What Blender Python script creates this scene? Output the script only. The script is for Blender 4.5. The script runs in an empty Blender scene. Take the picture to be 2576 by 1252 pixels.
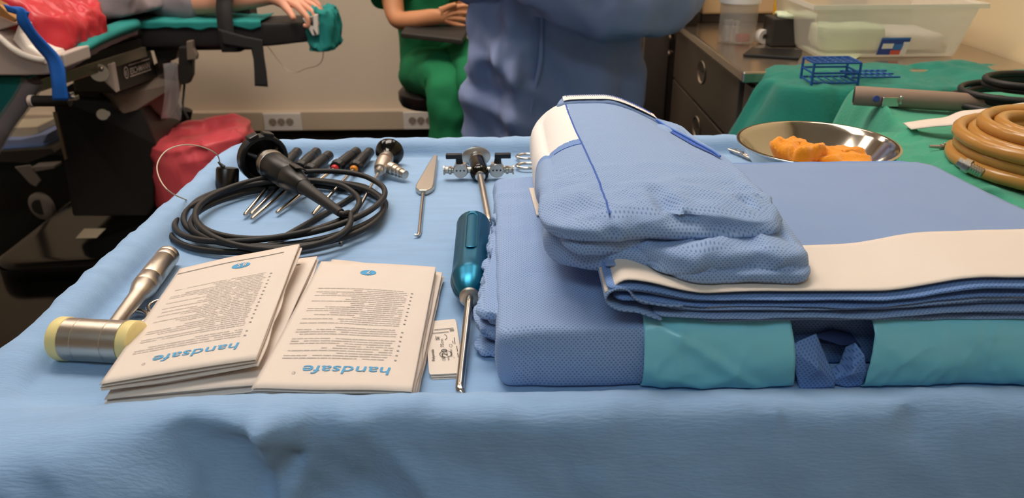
import bpy, bmesh, math, random
from mathutils import Vector, Matrix, Euler, noise
R = math.radians
PI = math.pi
random.seed(4)
SC = bpy.context.scene
COL = SC.collection
V = Vector
T = 0.885            # height of the instrument tray floor above the room floor

# ------------------------------------------------------------------ camera
F = 1950.0           # focal length in pixels of the 2576 px wide photograph
CAM = V((0, 0, 1.25))
cam = bpy.data.objects.new('camera', bpy.data.cameras.new('camera'))
COL.objects.link(cam)
RM = (Matrix.Rotation(R(90 - 24.6), 4, 'X') @ Matrix.Rotation(R(-0.55), 4, 'Z'))
cam.matrix_world = Matrix.Translation(CAM) @ RM
cam.data.sensor_width = 36
cam.data.lens = 36 * F / 2576
cam.data.clip_start = 0.02
cam.data.dof.use_dof = True
cam.data.dof.focus_distance = 0.78
cam.data.dof.aperture_fstop = 9.0
SC.camera = cam

# ------------------------------------------------------------------ world, lamps, exposure
wd = bpy.data.worlds.new('world'); SC.world = wd; wd.use_nodes = True
wd.node_tree.nodes['Background'].inputs[0].default_value = (1.0, 0.86, 0.72, 1)
wd.node_tree.nodes['Background'].inputs[1].default_value = 0.05
SC.view_settings.view_transform = 'Standard'
SC.view_settings.look = 'None'
SC.view_settings.gamma = 1
SC.view_settings.use_curve_mapping = False
SC.view_settings.exposure = -0.35
# ceiling luminaires: centre x, y, size x, size y, radiance
WARM, COOL = (1.0, .88, .76, 1), (.66, .87, 1.0, 1)
PANELS = [(-0.45, 1.45, 1.2, 0.6, 22.0, WARM), (-1.7, 2.2, 1.2, 0.6, 11.0, WARM), (0.62, 2.1, 0.5, 1.2, 9.0, WARM), (-0.5, 3.3, 1.2, 0.5, 12.0, WARM), (-0.5, -0.9, 1.2, 0.6, 12.0, COOL)]  # last panel: unseen cool fill, added to brighten faces towards the camera

def at(px, py, z):
    d = RM.to_3x3() @ V(((px - 1288) / F, -(py - 626) / F, -1))
    return CAM + d * ((z - CAM.z) / d.z)
def atT(px, py, z):
    return at(px, py, T + z)
def atY(px, py, y):
    d = RM.to_3x3() @ V(((px - 1288) / F, -(py - 626) / F, -1))
    return CAM + d * ((y - CAM.y) / d.y)
def atX(px, py, x):
    d = RM.to_3x3() @ V(((px - 1288) / F, -(py - 626) / F, -1))
    return CAM + d * ((x - CAM.x) / d.x)

# ------------------------------------------------------------------ materials
def lin(c):
    return tuple(((v / 255) / 12.92 if v / 255 <= 0.04045 else ((v / 255 + 0.055) / 1.055) ** 2.4) for v in c[:3]) + (1,)
def mat(name, c, rough=0.6, metal=0.0, bump=0.0, bscale=60, var=0.0, vscale=8, stretch=(1, 1, 1), dots=0, spec=0.5, trans=0, alpha=1, ior=1.45, sheen=0, emit=0, dark=0.55, sss=0, twosided=None):
    m = bpy.data.materials.new(name); m.use_nodes = True
    nt = m.node_tree; b = nt.nodes['Principled BSDF']; N = nt.nodes.new; L = nt.links.new
    I = b.inputs
    c = lin(c)
    I['Base Color'].default_value = c; I['Roughness'].default_value = rough; I['Metallic'].default_value = metal
    I['Specular IOR Level'].default_value = spec; I['IOR'].default_value = ior
    I['Transmission Weight'].default_value = trans; I['Alpha'].default_value = alpha
    if sheen: I['Sheen Weight'].default_value = sheen
    if sss:
        I['Subsurface Weight'].default_value = sss; I['Subsurface Radius'].default_value = (0.02, 0.008, 0.004); I['Subsurface Scale'].default_value = 0.4
    if emit:
        I['Emission Color'].default_value = c; I['Emission Strength'].default_value = emit
    col = None
    tc = N('ShaderNodeTexCoord')
    if var:
        mp = N('ShaderNodeMapping'); mp.inputs['Scale'].default_value = stretch; L(tc.outputs['Object'], mp.inputs[0])
        n = N('ShaderNodeTexNoise'); n.inputs['Scale'].default_value = vscale; n.inputs['Detail'].default_value = 5; L(mp.outputs[0], n.inputs[0])
        r = N('ShaderNodeMapRange'); r.inputs[1].default_value = 0.3; r.inputs[2].default_value = 0.7; r.inputs[3].default_value = 1 - var; r.inputs[4].default_value = 1 + var; L(n.outputs[0], r.inputs[0])
        mx = N('ShaderNodeMix'); mx.data_type = 'RGBA'; mx.blend_type = 'MULTIPLY'; mx.inputs[0].default_value = 1
        mx.inputs[6].default_value = c; L(r.outputs[0], mx.inputs[7]); col = mx.outputs[2]
    hgt = None
    if dots:                                       # perforated non-woven: staggered rows of small dimples, laid out in metres on the cloth
        sx, sy, rad = 0.0034, 0.0043, 0.00078
        ds = []
        for off in (0.0, 0.5):
            sc = N('ShaderNodeVectorMath'); sc.operation = 'MULTIPLY_ADD'; sc.inputs[1].default_value = (1 / sx, 1 / sy, 0); sc.inputs[2].default_value = (off, off, 0); L(tc.outputs['UV'], sc.inputs[0])
            fr = N('ShaderNodeVectorMath'); fr.operation = 'FRACTION'; L(sc.outputs[0], fr.inputs[0])
            su = N('ShaderNodeVectorMath'); su.operation = 'SUBTRACT'; su.inputs[1].default_value = (.5, .5, 0); L(fr.outputs[0], su.inputs[0])
            mu = N('ShaderNodeVectorMath'); mu.operation = 'MULTIPLY'; mu.inputs[1].default_value = (sx, sy, 0); L(su.outputs[0], mu.inputs[0])
            le = N('ShaderNodeVectorMath'); le.operation = 'LENGTH'; L(mu.outputs[0], le.inputs[0]); ds.append(le.outputs['Value'])
        mi = N('ShaderNodeMath'); mi.operation = 'MINIMUM'; L(ds[0], mi.inputs[0]); L(ds[1], mi.inputs[1])
        mr = N('ShaderNodeMapRange'); mr.interpolation_type = 'SMOOTHSTEP'; mr.inputs[1].default_value = rad * 0.45; mr.inputs[2].default_value = rad * 1.25; L(mi.outputs[0], mr.inputs[0])
        mx = N('ShaderNodeMix'); mx.data_type = 'RGBA'; L(mr.outputs[0], mx.inputs[0])
        mx.inputs[6].default_value = (c[0] * dark * .8, c[1] * dark, c[2] * (dark + .14), 1)
        if col: L(col, mx.inputs[7])
        else: mx.inputs[7].default_value = c
        col = mx.outputs[2]; hgt = mr.outputs[0]
    if col: L(col, I['Base Color'])
    if bump or dots:
        bp = N('ShaderNodeBump'); bp.inputs['Distance'].default_value = 0.001
        if bump:
            mp = N('ShaderNodeMapping'); mp.inputs['Scale'].default_value = stretch; L(tc.outputs['Object'], mp.inputs[0])
            n = N('ShaderNodeTexNoise'); n.inputs['Scale'].default_value = bscale; n.inputs['Detail'].default_value = 4; L(mp.outputs[0], n.inputs[0])
            bp.inputs['Strength'].default_value = min(1, bump); bp.inputs['Distance'].default_value = 0.001 * max(1, bump); L(n.outputs[0], bp.inputs['Height'])
        else:
            bp.inputs['Strength'].default_value = 0.6; bp.inputs['Distance'].default_value = 0.0004; L(hgt, bp.inputs['Height'])
        L(bp.outputs[0], I['Normal'])
    return m
M = {}
def defmat(k, *a, **kw): M[k] = mat(k, *a, **kw)
defmat('drape_blue', (141, 174, 212), .85, bump=.55, bscale=420, var=.05, vscale=60, stretch=(.25, 1.5, 1), sheen=.15)
defmat('gown_dots', (145, 170, 210), .8, dots=1, sheen=.1)
defmat('gown_dots_deep', (116, 150, 206), .8, dots=1, sheen=.1)
defmat('gown_smooth', (128, 151, 191), .85, bump=.25, bscale=700, sheen=.1)
defmat('gown_trim', (92, 132, 205), .8, bump=.4, bscale=900)
defmat('shade_navy', (34, 50, 92), .85)  # painted shade of the hole in the drape front
defmat('gown_seam', (58, 96, 178), .8)
defmat('white_lining', (236, 230, 226), .85, bump=.4, bscale=500)
defmat('white_paper', (224, 210, 198), .7, bump=.12, bscale=300)
defmat('glove_paper', (220, 205, 194), .65, bump=.2, bscale=150, var=.015, vscale=30)
defmat('teal_film', (136, 214, 228), .3, bump=1.2, bscale=28, spec=.6)
defmat('print_blue', (70, 155, 205), .6)
defmat('print_grey', (150, 146, 144), .7)
defmat('print_black', (40, 38, 40), .7)
defmat('steel', (205, 198, 190), .2, metal=1)
defmat('brushed_steel', (196, 186, 174), .32, metal=1, bump=.15, bscale=300, stretch=(8, 8, .4))
defmat('bowl_steel', (202, 196, 186), .12, metal=1)
defmat('dark_steel', (70, 66, 64), .3, metal=1)
defmat('black_plastic', (24, 23, 23), .38)
defmat('black_rubber', (30, 27, 26), .55)
defmat('black_gloss', (10, 10, 10), .12, spec=.35)
defmat('cream_plastic', (236, 216, 150), .4, sss=.2)
defmat('anodised_blue', (22, 105, 138), .3, metal=.75)
defmat('anodised_mark', (190, 205, 215), .5)
defmat('red_band', (205, 40, 40), .4)
defmat('orange_band', (225, 135, 30), .4)
defmat('orange_gauze', (240, 150, 20), .85, bump=1, bscale=500, sheen=.3)
defmat('green_light', (62, 152, 122), .9, bump=.9, bscale=220, var=.08, vscale=14, sheen=.15)
defmat('green_dark', (20, 120, 104), .9, bump=.9, bscale=160, var=.12, vscale=10, sheen=.15)
defmat('wall_paint', (212, 196, 176), .8, bump=.2, bscale=200, var=.02, vscale=2)
defmat('wall_cream', (226, 206, 168), .8, bump=.2, bscale=200, var=.02, vscale=2)
defmat('trunking', (200, 182, 160), .5)
defmat('socket_white', (228, 222, 216), .4)
defmat('socket_hole', (150, 138, 126), .6)
defmat('baseboard_dark', (22, 18, 16), .5)
defmat('floor_vinyl', (9, 13, 12), .6, spec=.03, var=.2, vscale=5, bump=.1, bscale=90)
defmat('ceiling_white', (225, 222, 216), .9, bump=.2, bscale=100)
defmat('counter_steel', (190, 176, 160), .22, metal=.9, bump=.1, bscale=60, stretch=(1, 12, 12))
defmat('cabinet_steel', (112, 98, 88), .42, metal=.55, bump=.1, bscale=60)
defmat('cabinet_brown', (104, 86, 74), .5, metal=.2)
defmat('machine_beige', (216, 188, 146), .5)
defmat('machine_dark', (46, 42, 38), .5)
defmat('clear_plastic', (220, 214, 206), .15, alpha=.26)
defmat('box_plastic', (232, 226, 212), .3, alpha=.42)
defmat('foil_plastic', (205, 198, 196), .15, alpha=.32, bump=1.5, bscale=60)
defmat('yellow_plastic', (228, 170, 10), .45)
defmat('pale_green_paper', (206, 216, 186), .8)
defmat('card_blue', (50, 74, 150), .5)
defmat('card_mid', (60, 120, 190), .5)
defmat('card_red', (214, 92, 78), .5)
defmat('red_plastic', (236, 92, 102), .32, bump=1.2, bscale=22, spec=.5)
defmat('red_bag', (196, 50, 60), .32, bump=1.2, bscale=22, spec=.5)
defmat('rack_blue', (30, 80, 150), .4)
defmat('tube_grey', (146, 122, 106), .6)
defmat('hose_amber', (206, 150, 78), .22, trans=.25, sss=.25, ior=1.4)
defmat('skin', (222, 160, 132), .5, sss=.15, bump=.15, bscale=120)
defmat('skin_warm', (206, 142, 100), .5, sss=.15)
defmat('lilac_cloth', (152, 138, 144), .85, bump=.3, bscale=200)
defmat('scrub_green', (34, 138, 88), .85, bump=.5, bscale=240, var=.08, vscale=12)
defmat('surgeon_blue', (130, 144, 184), .8, bump=.4, bscale=180, var=.04, vscale=8)
defmat('board_black', (32, 30, 30), .6, bump=.2, bscale=100)
defmat('strap_black', (40, 38, 38), .75, bump=.5, bscale=300)
defmat('strap_blue', (16, 92, 180), .6, bump=.4, bscale=500)
defmat('teal_cloth', (28, 132, 128), .8, bump=.5, bscale=120, var=.06, vscale=10)
defmat('shell_grey', (186, 172, 164), .45)
defmat('pad_white', (226, 216, 206), .7)
defmat('table_dark', (40, 36, 33), .45)
defmat('cover_beige', (120, 104, 92), .5)
defmat('rail_steel', (150, 140, 124), .35, metal=.8)
defmat('gold_metal', (214, 160, 106), .3, metal=.9)
defmat('box_blue', (70, 96, 140), .6)
defmat('box_pale', (196, 184, 160), .7)
defmat('caster_grey', (128, 122, 118), .5)
defmat('eye_white', (235, 232, 228), .3)
defmat('hair_brown', (50, 36, 28), .7)
defmat('glove_latex', (226, 214, 190), .5)
defmat('lamp_diffuser', (255, 228, 196), .5)
defmat('frame_white', (220, 220, 216), .5)

# ------------------------------------------------------------------ geometry collector
class G:
    def __init__(s): s.v = []; s.f = []; s.uv = []
    def add(s, vs, fs, uvs=None):
        o = len(s.v)
        s.v += [V(p) for p in vs]; s.f += [tuple(i + o for i in f) for f in fs]
        s.uv += list(uvs) if uvs else [(p[0], p[1]) for p in vs]
        return s
    def box(s, c, d, rot=None):
        m = rot if rot is not None else Matrix.Identity(3)
        vs = [V(c) + m @ V((x * d[0] / 2, y * d[1] / 2, z * d[2] / 2)) for x in (-1, 1) for y in (-1, 1) for z in (-1, 1)]
        return s.add(vs, [(0, 1, 3, 2), (4, 6, 7, 5), (0, 4, 5, 1), (2, 3, 7, 6), (0, 2, 6, 4), (1, 5, 7, 3)])
    def lathe(s, prof, o, ax, n=32, sq=1.0, mod=None, up=None):
        ax = V(ax).normalized(); u = V(up) if up else (V((0, 0, 1)) if abs(ax.z) < .9 else V((1, 0, 0)))
        x = (u - ax * u.dot(ax)).normalized(); y = ax.cross(x); o = V(o)
        vs = []; fs = []
        for (d, r) in prof:
            for k in range(n):
                a = 2 * PI * k / n; rr = r * (mod(a, d) if mod else 1)
                vs.append(o + ax * d + x * (rr * math.cos(a) * sq) + y * (rr * math.sin(a)))
        m = len(prof)
        for i in range(m - 1):
            for k in range(n):
                k2 = (k + 1) % n; fs.append((i * n + k, i * n + k2, (i + 1) * n + k2, (i + 1) * n + k))
        if prof[0][1] > 1e-6: fs.append(tuple(range(n))[::-1])
        if prof[-1][1] > 1e-6: fs.append(tuple((m - 1) * n + k for k in range(n)))
        return s.add(vs, fs)
    def cyl(s, a, b, r0, r1=None, n=20):
        a, b = V(a), V(b); r1 = r0 if r1 is None else r1
        return s.lathe([(0, r0), ((b - a).length, r1)], a, b - a, n)
    def tube(s, pts, r, n=10, closed=False, flat=1.0, up=None):
        pts = [V(p) for p in pts]; m = len(pts); vs = []; fs = []; px = None
        for i, p in enumerate(pts):
            a = pts[(i - 1) % m] if (closed or i) else p; b = pts[(i + 1) % m] if (closed or i < m - 1) else p
            t = (b - a).normalized()
            if px is None:
                u = V(up) if up else (V((0, 0, 1)) if abs(t.z) < .9 else V((1, 0, 0)))
            else: u = px
            if up: u = V(up)
            x = (u - t * u.dot(t))
            if x.length < 1e-6: x = V((1, 0, 0))
            x.normalize(); px = x; y = t.cross(x)
            rr = r(i / max(1, m - 1)) if callable(r) else r
            for k in range(n):
                q = 2 * PI * k / n; vs.append(p + x * (rr * math.cos(q) * flat) + y * (rr * math.sin(q)))
        for i in range(m if closed else m - 1):
            j = (i + 1) % m
            for k in range(n):
                k2 = (k + 1) % n; fs.append((i * n + k, i * n + k2, j * n + k2, j * n + k))
        if not closed: fs += [tuple(range(n))[::-1], tuple((m - 1) * n + k for k in range(n))]
        return s.add(vs, fs)
    def grid(s, fn, nu, nv, uvs=(1, 1), keep=None):
        vs = []; fs = []; uv = []
        for j in range(nv + 1):
            for i in range(nu + 1):
                vs.append(fn(i / nu, j / nv)); uv.append((i / nu * uvs[0], j / nv * uvs[1]))
        for j in range(nv):
            for i in range(nu):
                if keep and not keep((i + .5) / nu, (j + .5) / nv): continue
                a = j * (nu + 1) + i; fs.append((a, a + 1, a + nu + 2, a + nu + 1))
        return s.add(vs, fs, uv)
    def prism(s, poly, off):
        n = len(poly); off = V(off)
        vs = [V(p) for p in poly] + [V(p) + off for p in poly]
        fs = [tuple(range(n))[::-1], tuple(range(n, 2 * n))] + [(i, (i + 1) % n, n + (i + 1) % n, n + i) for i in range(n)]
        return s.add(vs, fs)
    def ball(s, c, r, n=20, m=12, sc=(1, 1, 1)):
        c = V(c); vs = []; fs = []
        for i in range(m + 1):
            t = PI * i / m
            for k in range(n):
                a = 2 * PI * k / n; vs.append(c + V((r * sc[0] * math.sin(t) * math.cos(a), r * sc[1] * math.sin(t) * math.sin(a), r * sc[2] * math.cos(t))))
        for i in range(m):
            for k in range(n):
                k2 = (k + 1) % n; fs.append((i * n + k, (i + 1) * n + k, (i + 1) * n + k2, i * n + k2))
        return s.add(vs, fs)
    def pillow(s, quad, z0, z1, r=.01, n=200, rt=18, rs=8, rb=3, disp=None, corner=.02, power=1.0, keep=None):
        q = [V((p[0], p[1], 0)) for p in quad]
        zf0 = z0 if callable(z0) else (lambda x, y: z0); zf1 = z1 if callable(z1) else (lambda x, y: z1)
        def B(u, v): return q[0] * (1 - u) * (1 - v) + q[1] * u * (1 - v) + q[2] * u * v + q[3] * (1 - u) * v
        w = (q[1] - q[0]).length; l = (q[3] - q[0]).length; cx, cy = corner / w, corner / l
        path = []
        segs = [((cx, 0), (1 - cx, 0), w), ((1, cy), (1, 1 - cy), l), ((1 - cx, 1), (cx, 1), w), ((0, 1 - cy), (0, cy), l)]
        ctr = [(1 - cx, cy), (1 - cx, 1 - cy), (cx, 1 - cy), (cx, cy)]
        per = 2 * (w + l)
        for e, (a, b, le) in enumerate(segs):
            k = max(4, int(n * le / per))
            for i in range(k): path.append((a[0] + (b[0] - a[0]) * i / k, a[1] + (b[1] - a[1]) * i / k))
            for i in range(6):
                t = -PI / 2 + e * PI / 2 + PI / 2 * i / 6; path.append((ctr[e][0] + cx * math.cos(t), ctr[e][1] + cy * math.sin(t)))
        n = len(path); P2 = [B(*p) for p in path]
        out = []
        for i in range(n):
            t = P2[(i + 1) % n] - P2[i - 1]; out.append(V((t.y, -t.x, 0)).normalized())
        vs = []; uv = []; fs = []
        rings = [('top', max(.004, (k / rt) ** .7)) for k in range(rt + 1)] + [('side', PI * k / rs) for k in range(1, rs)] + [('bot', 1 - k / rb) for k in range(rb)] + [('bot', .02)]
        for kind, t in rings:
            for i in range(n):
                if kind == 'side':
                    p = P2[i]; a, b = zf0(p.x, p.y), zf1(p.x, p.y)
                    c = math.cos(t); c = math.copysign(abs(c) ** power, c); sn = math.sin(t) ** power
                    co = p + out[i] * (r * sn); co.z = (a + b) / 2 + (b - a) / 2 * c
                else:
                    p = B(.5 + (path[i][0] - .5) * t, .5 + (path[i][1] - .5) * t)
                    co = V((p.x, p.y, zf1(p.x, p.y) if kind == 'top' else zf0(p.x, p.y)))
                z1v = zf1(p.x, p.y); dz = z1v - co.z if kind != 'top' else 0
                uv.append((co.x + out[i].x * dz, co.y + out[i].y * dz))
                vs.append(disp(co, out[i], kind) if disp else co)
        m = len(rings)
        for j in range(m - 1):
            for i in range(n):
                i2 = (i + 1) % n; fs.append((j * n + i, (j + 1) * n + i, (j + 1) * n + i2, j * n + i2))
        fs.append(tuple(range(n))); fs.append(tuple((m - 1) * n + i for i in range(n))[::-1])
        if keep:
            fs = [f for f in fs if keep(sum((vs[i] for i in f), V()) / len(f))]
            used = sorted({i for f in fs for i in f}); mp = {i: k for k, i in enumerate(used)}
            vs = [vs[i] for i in used]; uv = [uv[i] for i in used]; fs = [tuple(mp[i] for i in f) for f in fs]
        return s.add(vs, fs, uv)

def arc(c, r, a0, a1, n, x=(1, 0, 0), y=(0, 1, 0)):
    c, x, y = V(c), V(x), V(y)
    return [c + x * (r * math.cos(R(a0 + (a1 - a0) * k / n))) + y * (r * math.sin(R(a0 + (a1 - a0) * k / n))) for k in range(n + 1)]
def spline(pts, per=8, closed=False):
    pts = [V(p) for p in pts]; n = len(pts); out = []
    for i in range(n if closed else n - 1):
        p1, p2 = pts[i], pts[(i + 1) % n]
        p0 = pts[i - 1] if (i or closed) else p1 * 2 - p2; p3 = pts[(i + 2) % n] if (closed or i < n - 2) else p2 * 2 - p1
        for k in range(per):
            t = k / per
            out.append(.5 * ((2 * p1) + (p2 - p0) * t + (2 * p0 - 5 * p1 + 4 * p2 - p3) * t * t + (3 * p1 - p0 - 3 * p2 + p3) * t ** 3))
    if not closed: out.append(pts[-1])
    return out
def nz(p, s, seed=0):
    return noise.noise(V(p) * s + V((seed * 7.3, seed * 3.1, seed * 1.7)))
def fr(p, s, seed=0, oct=4):
    return noise.fractal(V(p) * s + V((seed * 7.3, seed * 3.1, seed * 1.7)), 1.0, 2.0, oct)
def ridge(p, s, seed=0):
    return 1 - abs(noise.noise(V(p) * s + V((seed * 5.3, seed * 9.1, seed * 2.7)))) * 2
def sstep(a, b, x):
    t = min(1, max(0, (x - a) / (b - a))); return t * t * (3 - 2 * t)

def garment(g, path, n=40, per=8, amp=.006, sc=14, seed=0, ring=.0):
    """closed cloth tube through (point, radius across, radius along up) stations, with folds"""
    P = spline([p for p, a, b in path], per); A = spline([V((a, b, 0)) for p, a, b in path], per)
    vs = []; fs = []
    for i, p in enumerate(P):
        t = (P[min(i + 1, len(P) - 1)] - P[max(i - 1, 0)]).normalized()
        u = V((0, 0, 1)) if abs(t.z) < .75 else V((0, -1, 0))
        y = (u - t * u.dot(t)).normalized(); x = y.cross(t)
        for k in range(n):
            q = 2 * PI * k / n; d = x * math.cos(q) * A[i].x + y * math.sin(q) * A[i].y
            c = p + d; dn = d.normalized()
            f = amp * fr(c, sc, seed) + amp * 1.6 * max(0, ridge(c + V((0, 0, c.x * .4)), sc * .8, seed + 2) - .4) + ring * max(0, math.sin(i * 1.3 + 2 * nz(c, 8, seed))) 
            vs.append(c + dn * f)
    m = len(P)
    fs = [(i * n + k, i * n + (k + 1) % n, (i + 1) * n + (k + 1) % n, (i + 1) * n + k) for i in range(m - 1) for k in range(n)]
    fs += [tuple(range(n))[::-1], tuple((m - 1) * n + k for k in range(n))]
    return g.add(vs, fs)
def polydist(p, line):
    best = 9e9; side = 0
    for a, b in zip(line, line[1:]):
        d = b - a; t = min(1, max(0, (p - a).dot(d) / d.length_squared)); q = p - (a + d * t); L = q.length
        if L < best: best = L; side = q.z - q.y * .3
    return best, side

# ------------------------------------------------------------------ objects
MATX = {}
def thing(name, label, cat, loc=(0, 0, 0), mtx=None, group=None):
    o = bpy.data.objects.new(name, None); COL.objects.link(o)
    o.empty_display_size = .05
    m = mtx if mtx is not None else Matrix.Translation(V(loc))
    o.matrix_world = m; MATX[o] = m
    o['label'] = label; o['category'] = cat
    if group: o['group'] = group
    return o
def build(name, g, m, parent=None, world=True, smooth=40, label=None, bevel=0, solid=0, sub=0):
    me = bpy.data.meshes.new(name)
    if parent is not None: mx = MATX[parent]
    else:
        zs = [p.z for p in g.v]; c = sum(g.v, V()) / len(g.v); mx = Matrix.Translation(V((c.x, c.y, min(zs)))) if world else Matrix.Identity(4)
    inv = mx.inverted() if world else Matrix.Identity(4)
    me.from_pydata([inv @ p for p in g.v], [], g.f); me.materials.append(M[m] if isinstance(m, str) else m)
    uvl = me.uv_layers.new(name='uv')
    li = [0] * len(me.loops); me.loops.foreach_get('vertex_index', li)
    flat = [0.0] * (2 * len(li))
    for k, i in enumerate(li): flat[2 * k], flat[2 * k + 1] = g.uv[i]
    uvl.data.foreach_set('uv', flat)
    if smooth:
        me.polygons.foreach_set('use_smooth', [True] * len(me.polygons)); me.set_sharp_from_angle(angle=R(smooth))
    me.validate(); me.update()
    o = bpy.data.objects.new(name, me); COL.objects.link(o)
    if parent is not None: o.parent = parent
    else: o.matrix_world = mx
    MATX[o] = mx
    if label: o['label'] = label
    if solid:
        md = o.modifiers.new('thickness', 'SOLIDIFY'); md.thickness = solid; md.offset = 0
    if bevel:
        md = o.modifiers.new('bevel', 'BEVEL'); md.width = bevel; md.segments = 2; md.limit_method = 'ANGLE'; md.angle_limit = R(40)
    if sub:
        md = o.modifiers.new('sub', 'SUBSURF'); md.levels = sub; md.render_levels = sub
    return o
def solo(name, g, m, label, cat, group=None, **kw):
    o = build(name, g, m, None, **kw); o['label'] = label; o['category'] = cat
    if group: o['group'] = group
    return o
def struct(name, g, m, parent=None, **kw):
    o = build(name, g, m, parent, **kw)
    if parent is None: o['kind'] = 'structure'
    return o
def copy_tree(o, mtx, label=None):
    c = o.copy(); COL.objects.link(c); c.matrix_world = mtx; MATX[c] = mtx
    if label: c['label'] = label
    def rec(a, b):
        for ch in list(a.children):
            d = ch.copy(); COL.objects.link(d); d.parent = b; MATX[d] = mtx; rec(ch, d)
    rec(o, c)
    return c
def frame(o, ax, up=(0, 0, 1)):
    x = V(ax).normalized(); z = (V(up) - x * V(up).dot(x)).normalized(); y = z.cross(x)
    return Matrix(((x.x, y.x, z.x, o[0]), (x.y, y.y, z.y, o[1]), (x.z, y.z, z.z, o[2]), (0, 0, 0, 1)))
def text(sx, size=1.0, bold=0.0, shear=0.0, sp=1.0):
    cu = bpy.data.curves.new('t', 'FONT'); cu.body = sx; cu.size = size; cu.offset = bold; cu.shear = shear; cu.space_character = sp; cu.resolution_u = 4
    ob = bpy.data.objects.new('t', cu); COL.objects.link(ob)
    me = ob.evaluated_get(bpy.context.evaluated_depsgraph_get()).to_mesh()
    vs = [V((v.co.x, v.co.y)) for v in me.vertices]; fs = [tuple(p.vertices) for p in me.polygons]
    bpy.data.objects.remove(ob); bpy.data.curves.remove(cu)
    x0 = min(v.x for v in vs); x1 = max(v.x for v in vs)
    return [V((v.x - x0, v.y)) for v in vs], fs, x1 - x0
def put_text(g, sx, fn, size=1, **kw):
    vs, fs, w = text(sx, 1.0, **kw)
    g.add([fn(v.x * size, v.y * size, w * size) for v in vs], fs)
def skin(name, nodes, edges, m, parent=None, root=0, sub=2, disp=0, label=None):
    mx = MATX[parent] if parent is not None else Matrix.Identity(4); inv = mx.inverted()
    me = bpy.data.meshes.new(name)
    bm = bmesh.new(); lay = bm.verts.layers.skin.verify(); vs = []
    for k, (p, r) in enumerate(nodes):
        v = bm.verts.new(inv @ V(p)); sv = v[lay]; sv.radius = r if isinstance(r, tuple) else (r, r); sv.use_root = (k == root); vs.append(v)
    for a, b in edges: bm.edges.new((vs[a], vs[b]))
    bm.to_mesh(me); bm.free(); me.materials.append(M[m])
    o = bpy.data.objects.new(name, me); COL.objects.link(o)
    if parent is not None: o.parent = parent
    MATX[o] = mx
    md = o.modifiers.new('skin', 'SKIN'); md.use_smooth_shade = True
    md = o.modifiers.new('sub', 'SUBSURF'); md.levels = sub; md.render_levels = sub
    if disp:
        tx = bpy.data.textures.new(name + '_folds', 'CLOUDS'); tx.noise_scale = .09; tx.noise_depth = 2
        md = o.modifiers.new('folds', 'DISPLACE'); md.texture = tx; md.strength = disp; md.texture_coords = 'LOCAL'
    if label: o['label'] = label
    return o
# ------------------------------------------------------------------ the room
X0, X1, Y0, Y1, H = -3.2, 1.14, -2.3, 4.0, 2.85
struct('floor', G().box(((X0 + X1) / 2, (Y0 + Y1) / 2, -.05), (X1 - X0 + .4, Y1 - Y0 + .4, .1)), 'floor_vinyl', smooth=0)
struct('ceiling', G().box(((X0 + X1) / 2, (Y0 + Y1) / 2, H + .05), (X1 - X0 + .4, Y1 - Y0 + .4, .1)), 'ceiling_white', smooth=0)
struct('wall_back', G().box(((X0 + X1) / 2, Y1 + .05, H / 2), (X1 - X0 + .4, .1, H)), 'wall_paint', smooth=0)
struct('wall_front', G().box(((X0 + X1) / 2, Y0 - .05, H / 2), (X1 - X0 + .4, .1, H)), 'wall_paint', smooth=0)
struct('wall_left', G().box((X0 - .05, (Y0 + Y1) / 2, H / 2), (.1, Y1 - Y0, H)), 'wall_paint', smooth=0)
struct('wall_right', G().box((X1 + .05, (Y0 + Y1) / 2, H / 2), (.1, Y1 - Y0, H)), 'wall_cream', smooth=0)
zt0, zt1 = .135, .235
struct('baseboard_back', G().box(((X0 + X1) / 2, Y1 - .008, zt0 / 2), (X1 - X0, .016, zt0 - .004)), 'baseboard_dark', smooth=0, bevel=.002)
struct('trim_1', G().box(((X0 + .6) / 2, Y1 - .0275, (zt0 + zt1) / 2), (.6 - X0, .055, zt1 - zt0)), 'trunking', smooth=0, bevel=.004)
def socket(px, py, label):
    c = atY(px, py, Y1 - .055)
    t = thing('wall_socket', label, 'socket', (c.x, Y1 - .055, (zt0 + zt1) / 2), group='sockets on the trunking')
    zc = (zt0 + zt1) / 2
    build('plate', G().box((c.x, Y1 - .06, zc), (.195, .012, .092)), 'socket_white', t, smooth=0, bevel=.003)
    for k in (-1, 0, 1):
        sx = c.x - .006 + k * .044
        g = G().lathe([(0, .0200), (.0022, .0200), (.0022, .0182), (.0008, .0172), (.0006, .0)], (sx, Y1 - .066, zc), (0, -1, 0), 28)
        w = build('socket_well', g, 'socket_hole', t)
        for q in (-.0095, .0095): build('contact', G().cyl((sx + q, Y1 - .0660, zc), (sx + q, Y1 - .0670, zc), .0026, n=10), 'machine_dark', w)
        build('earth_clip', G().box((sx, Y1 - .0668, zc - .0155), (.004, .004, .006)), 'steel', w, smooth=0)
socket(711, 299, 'white triple wall socket on the beige trunking near the middle, nothing in front of it')
socket(1062, 296, 'white triple wall socket on the trunking partly behind the seated green trousers')
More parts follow.
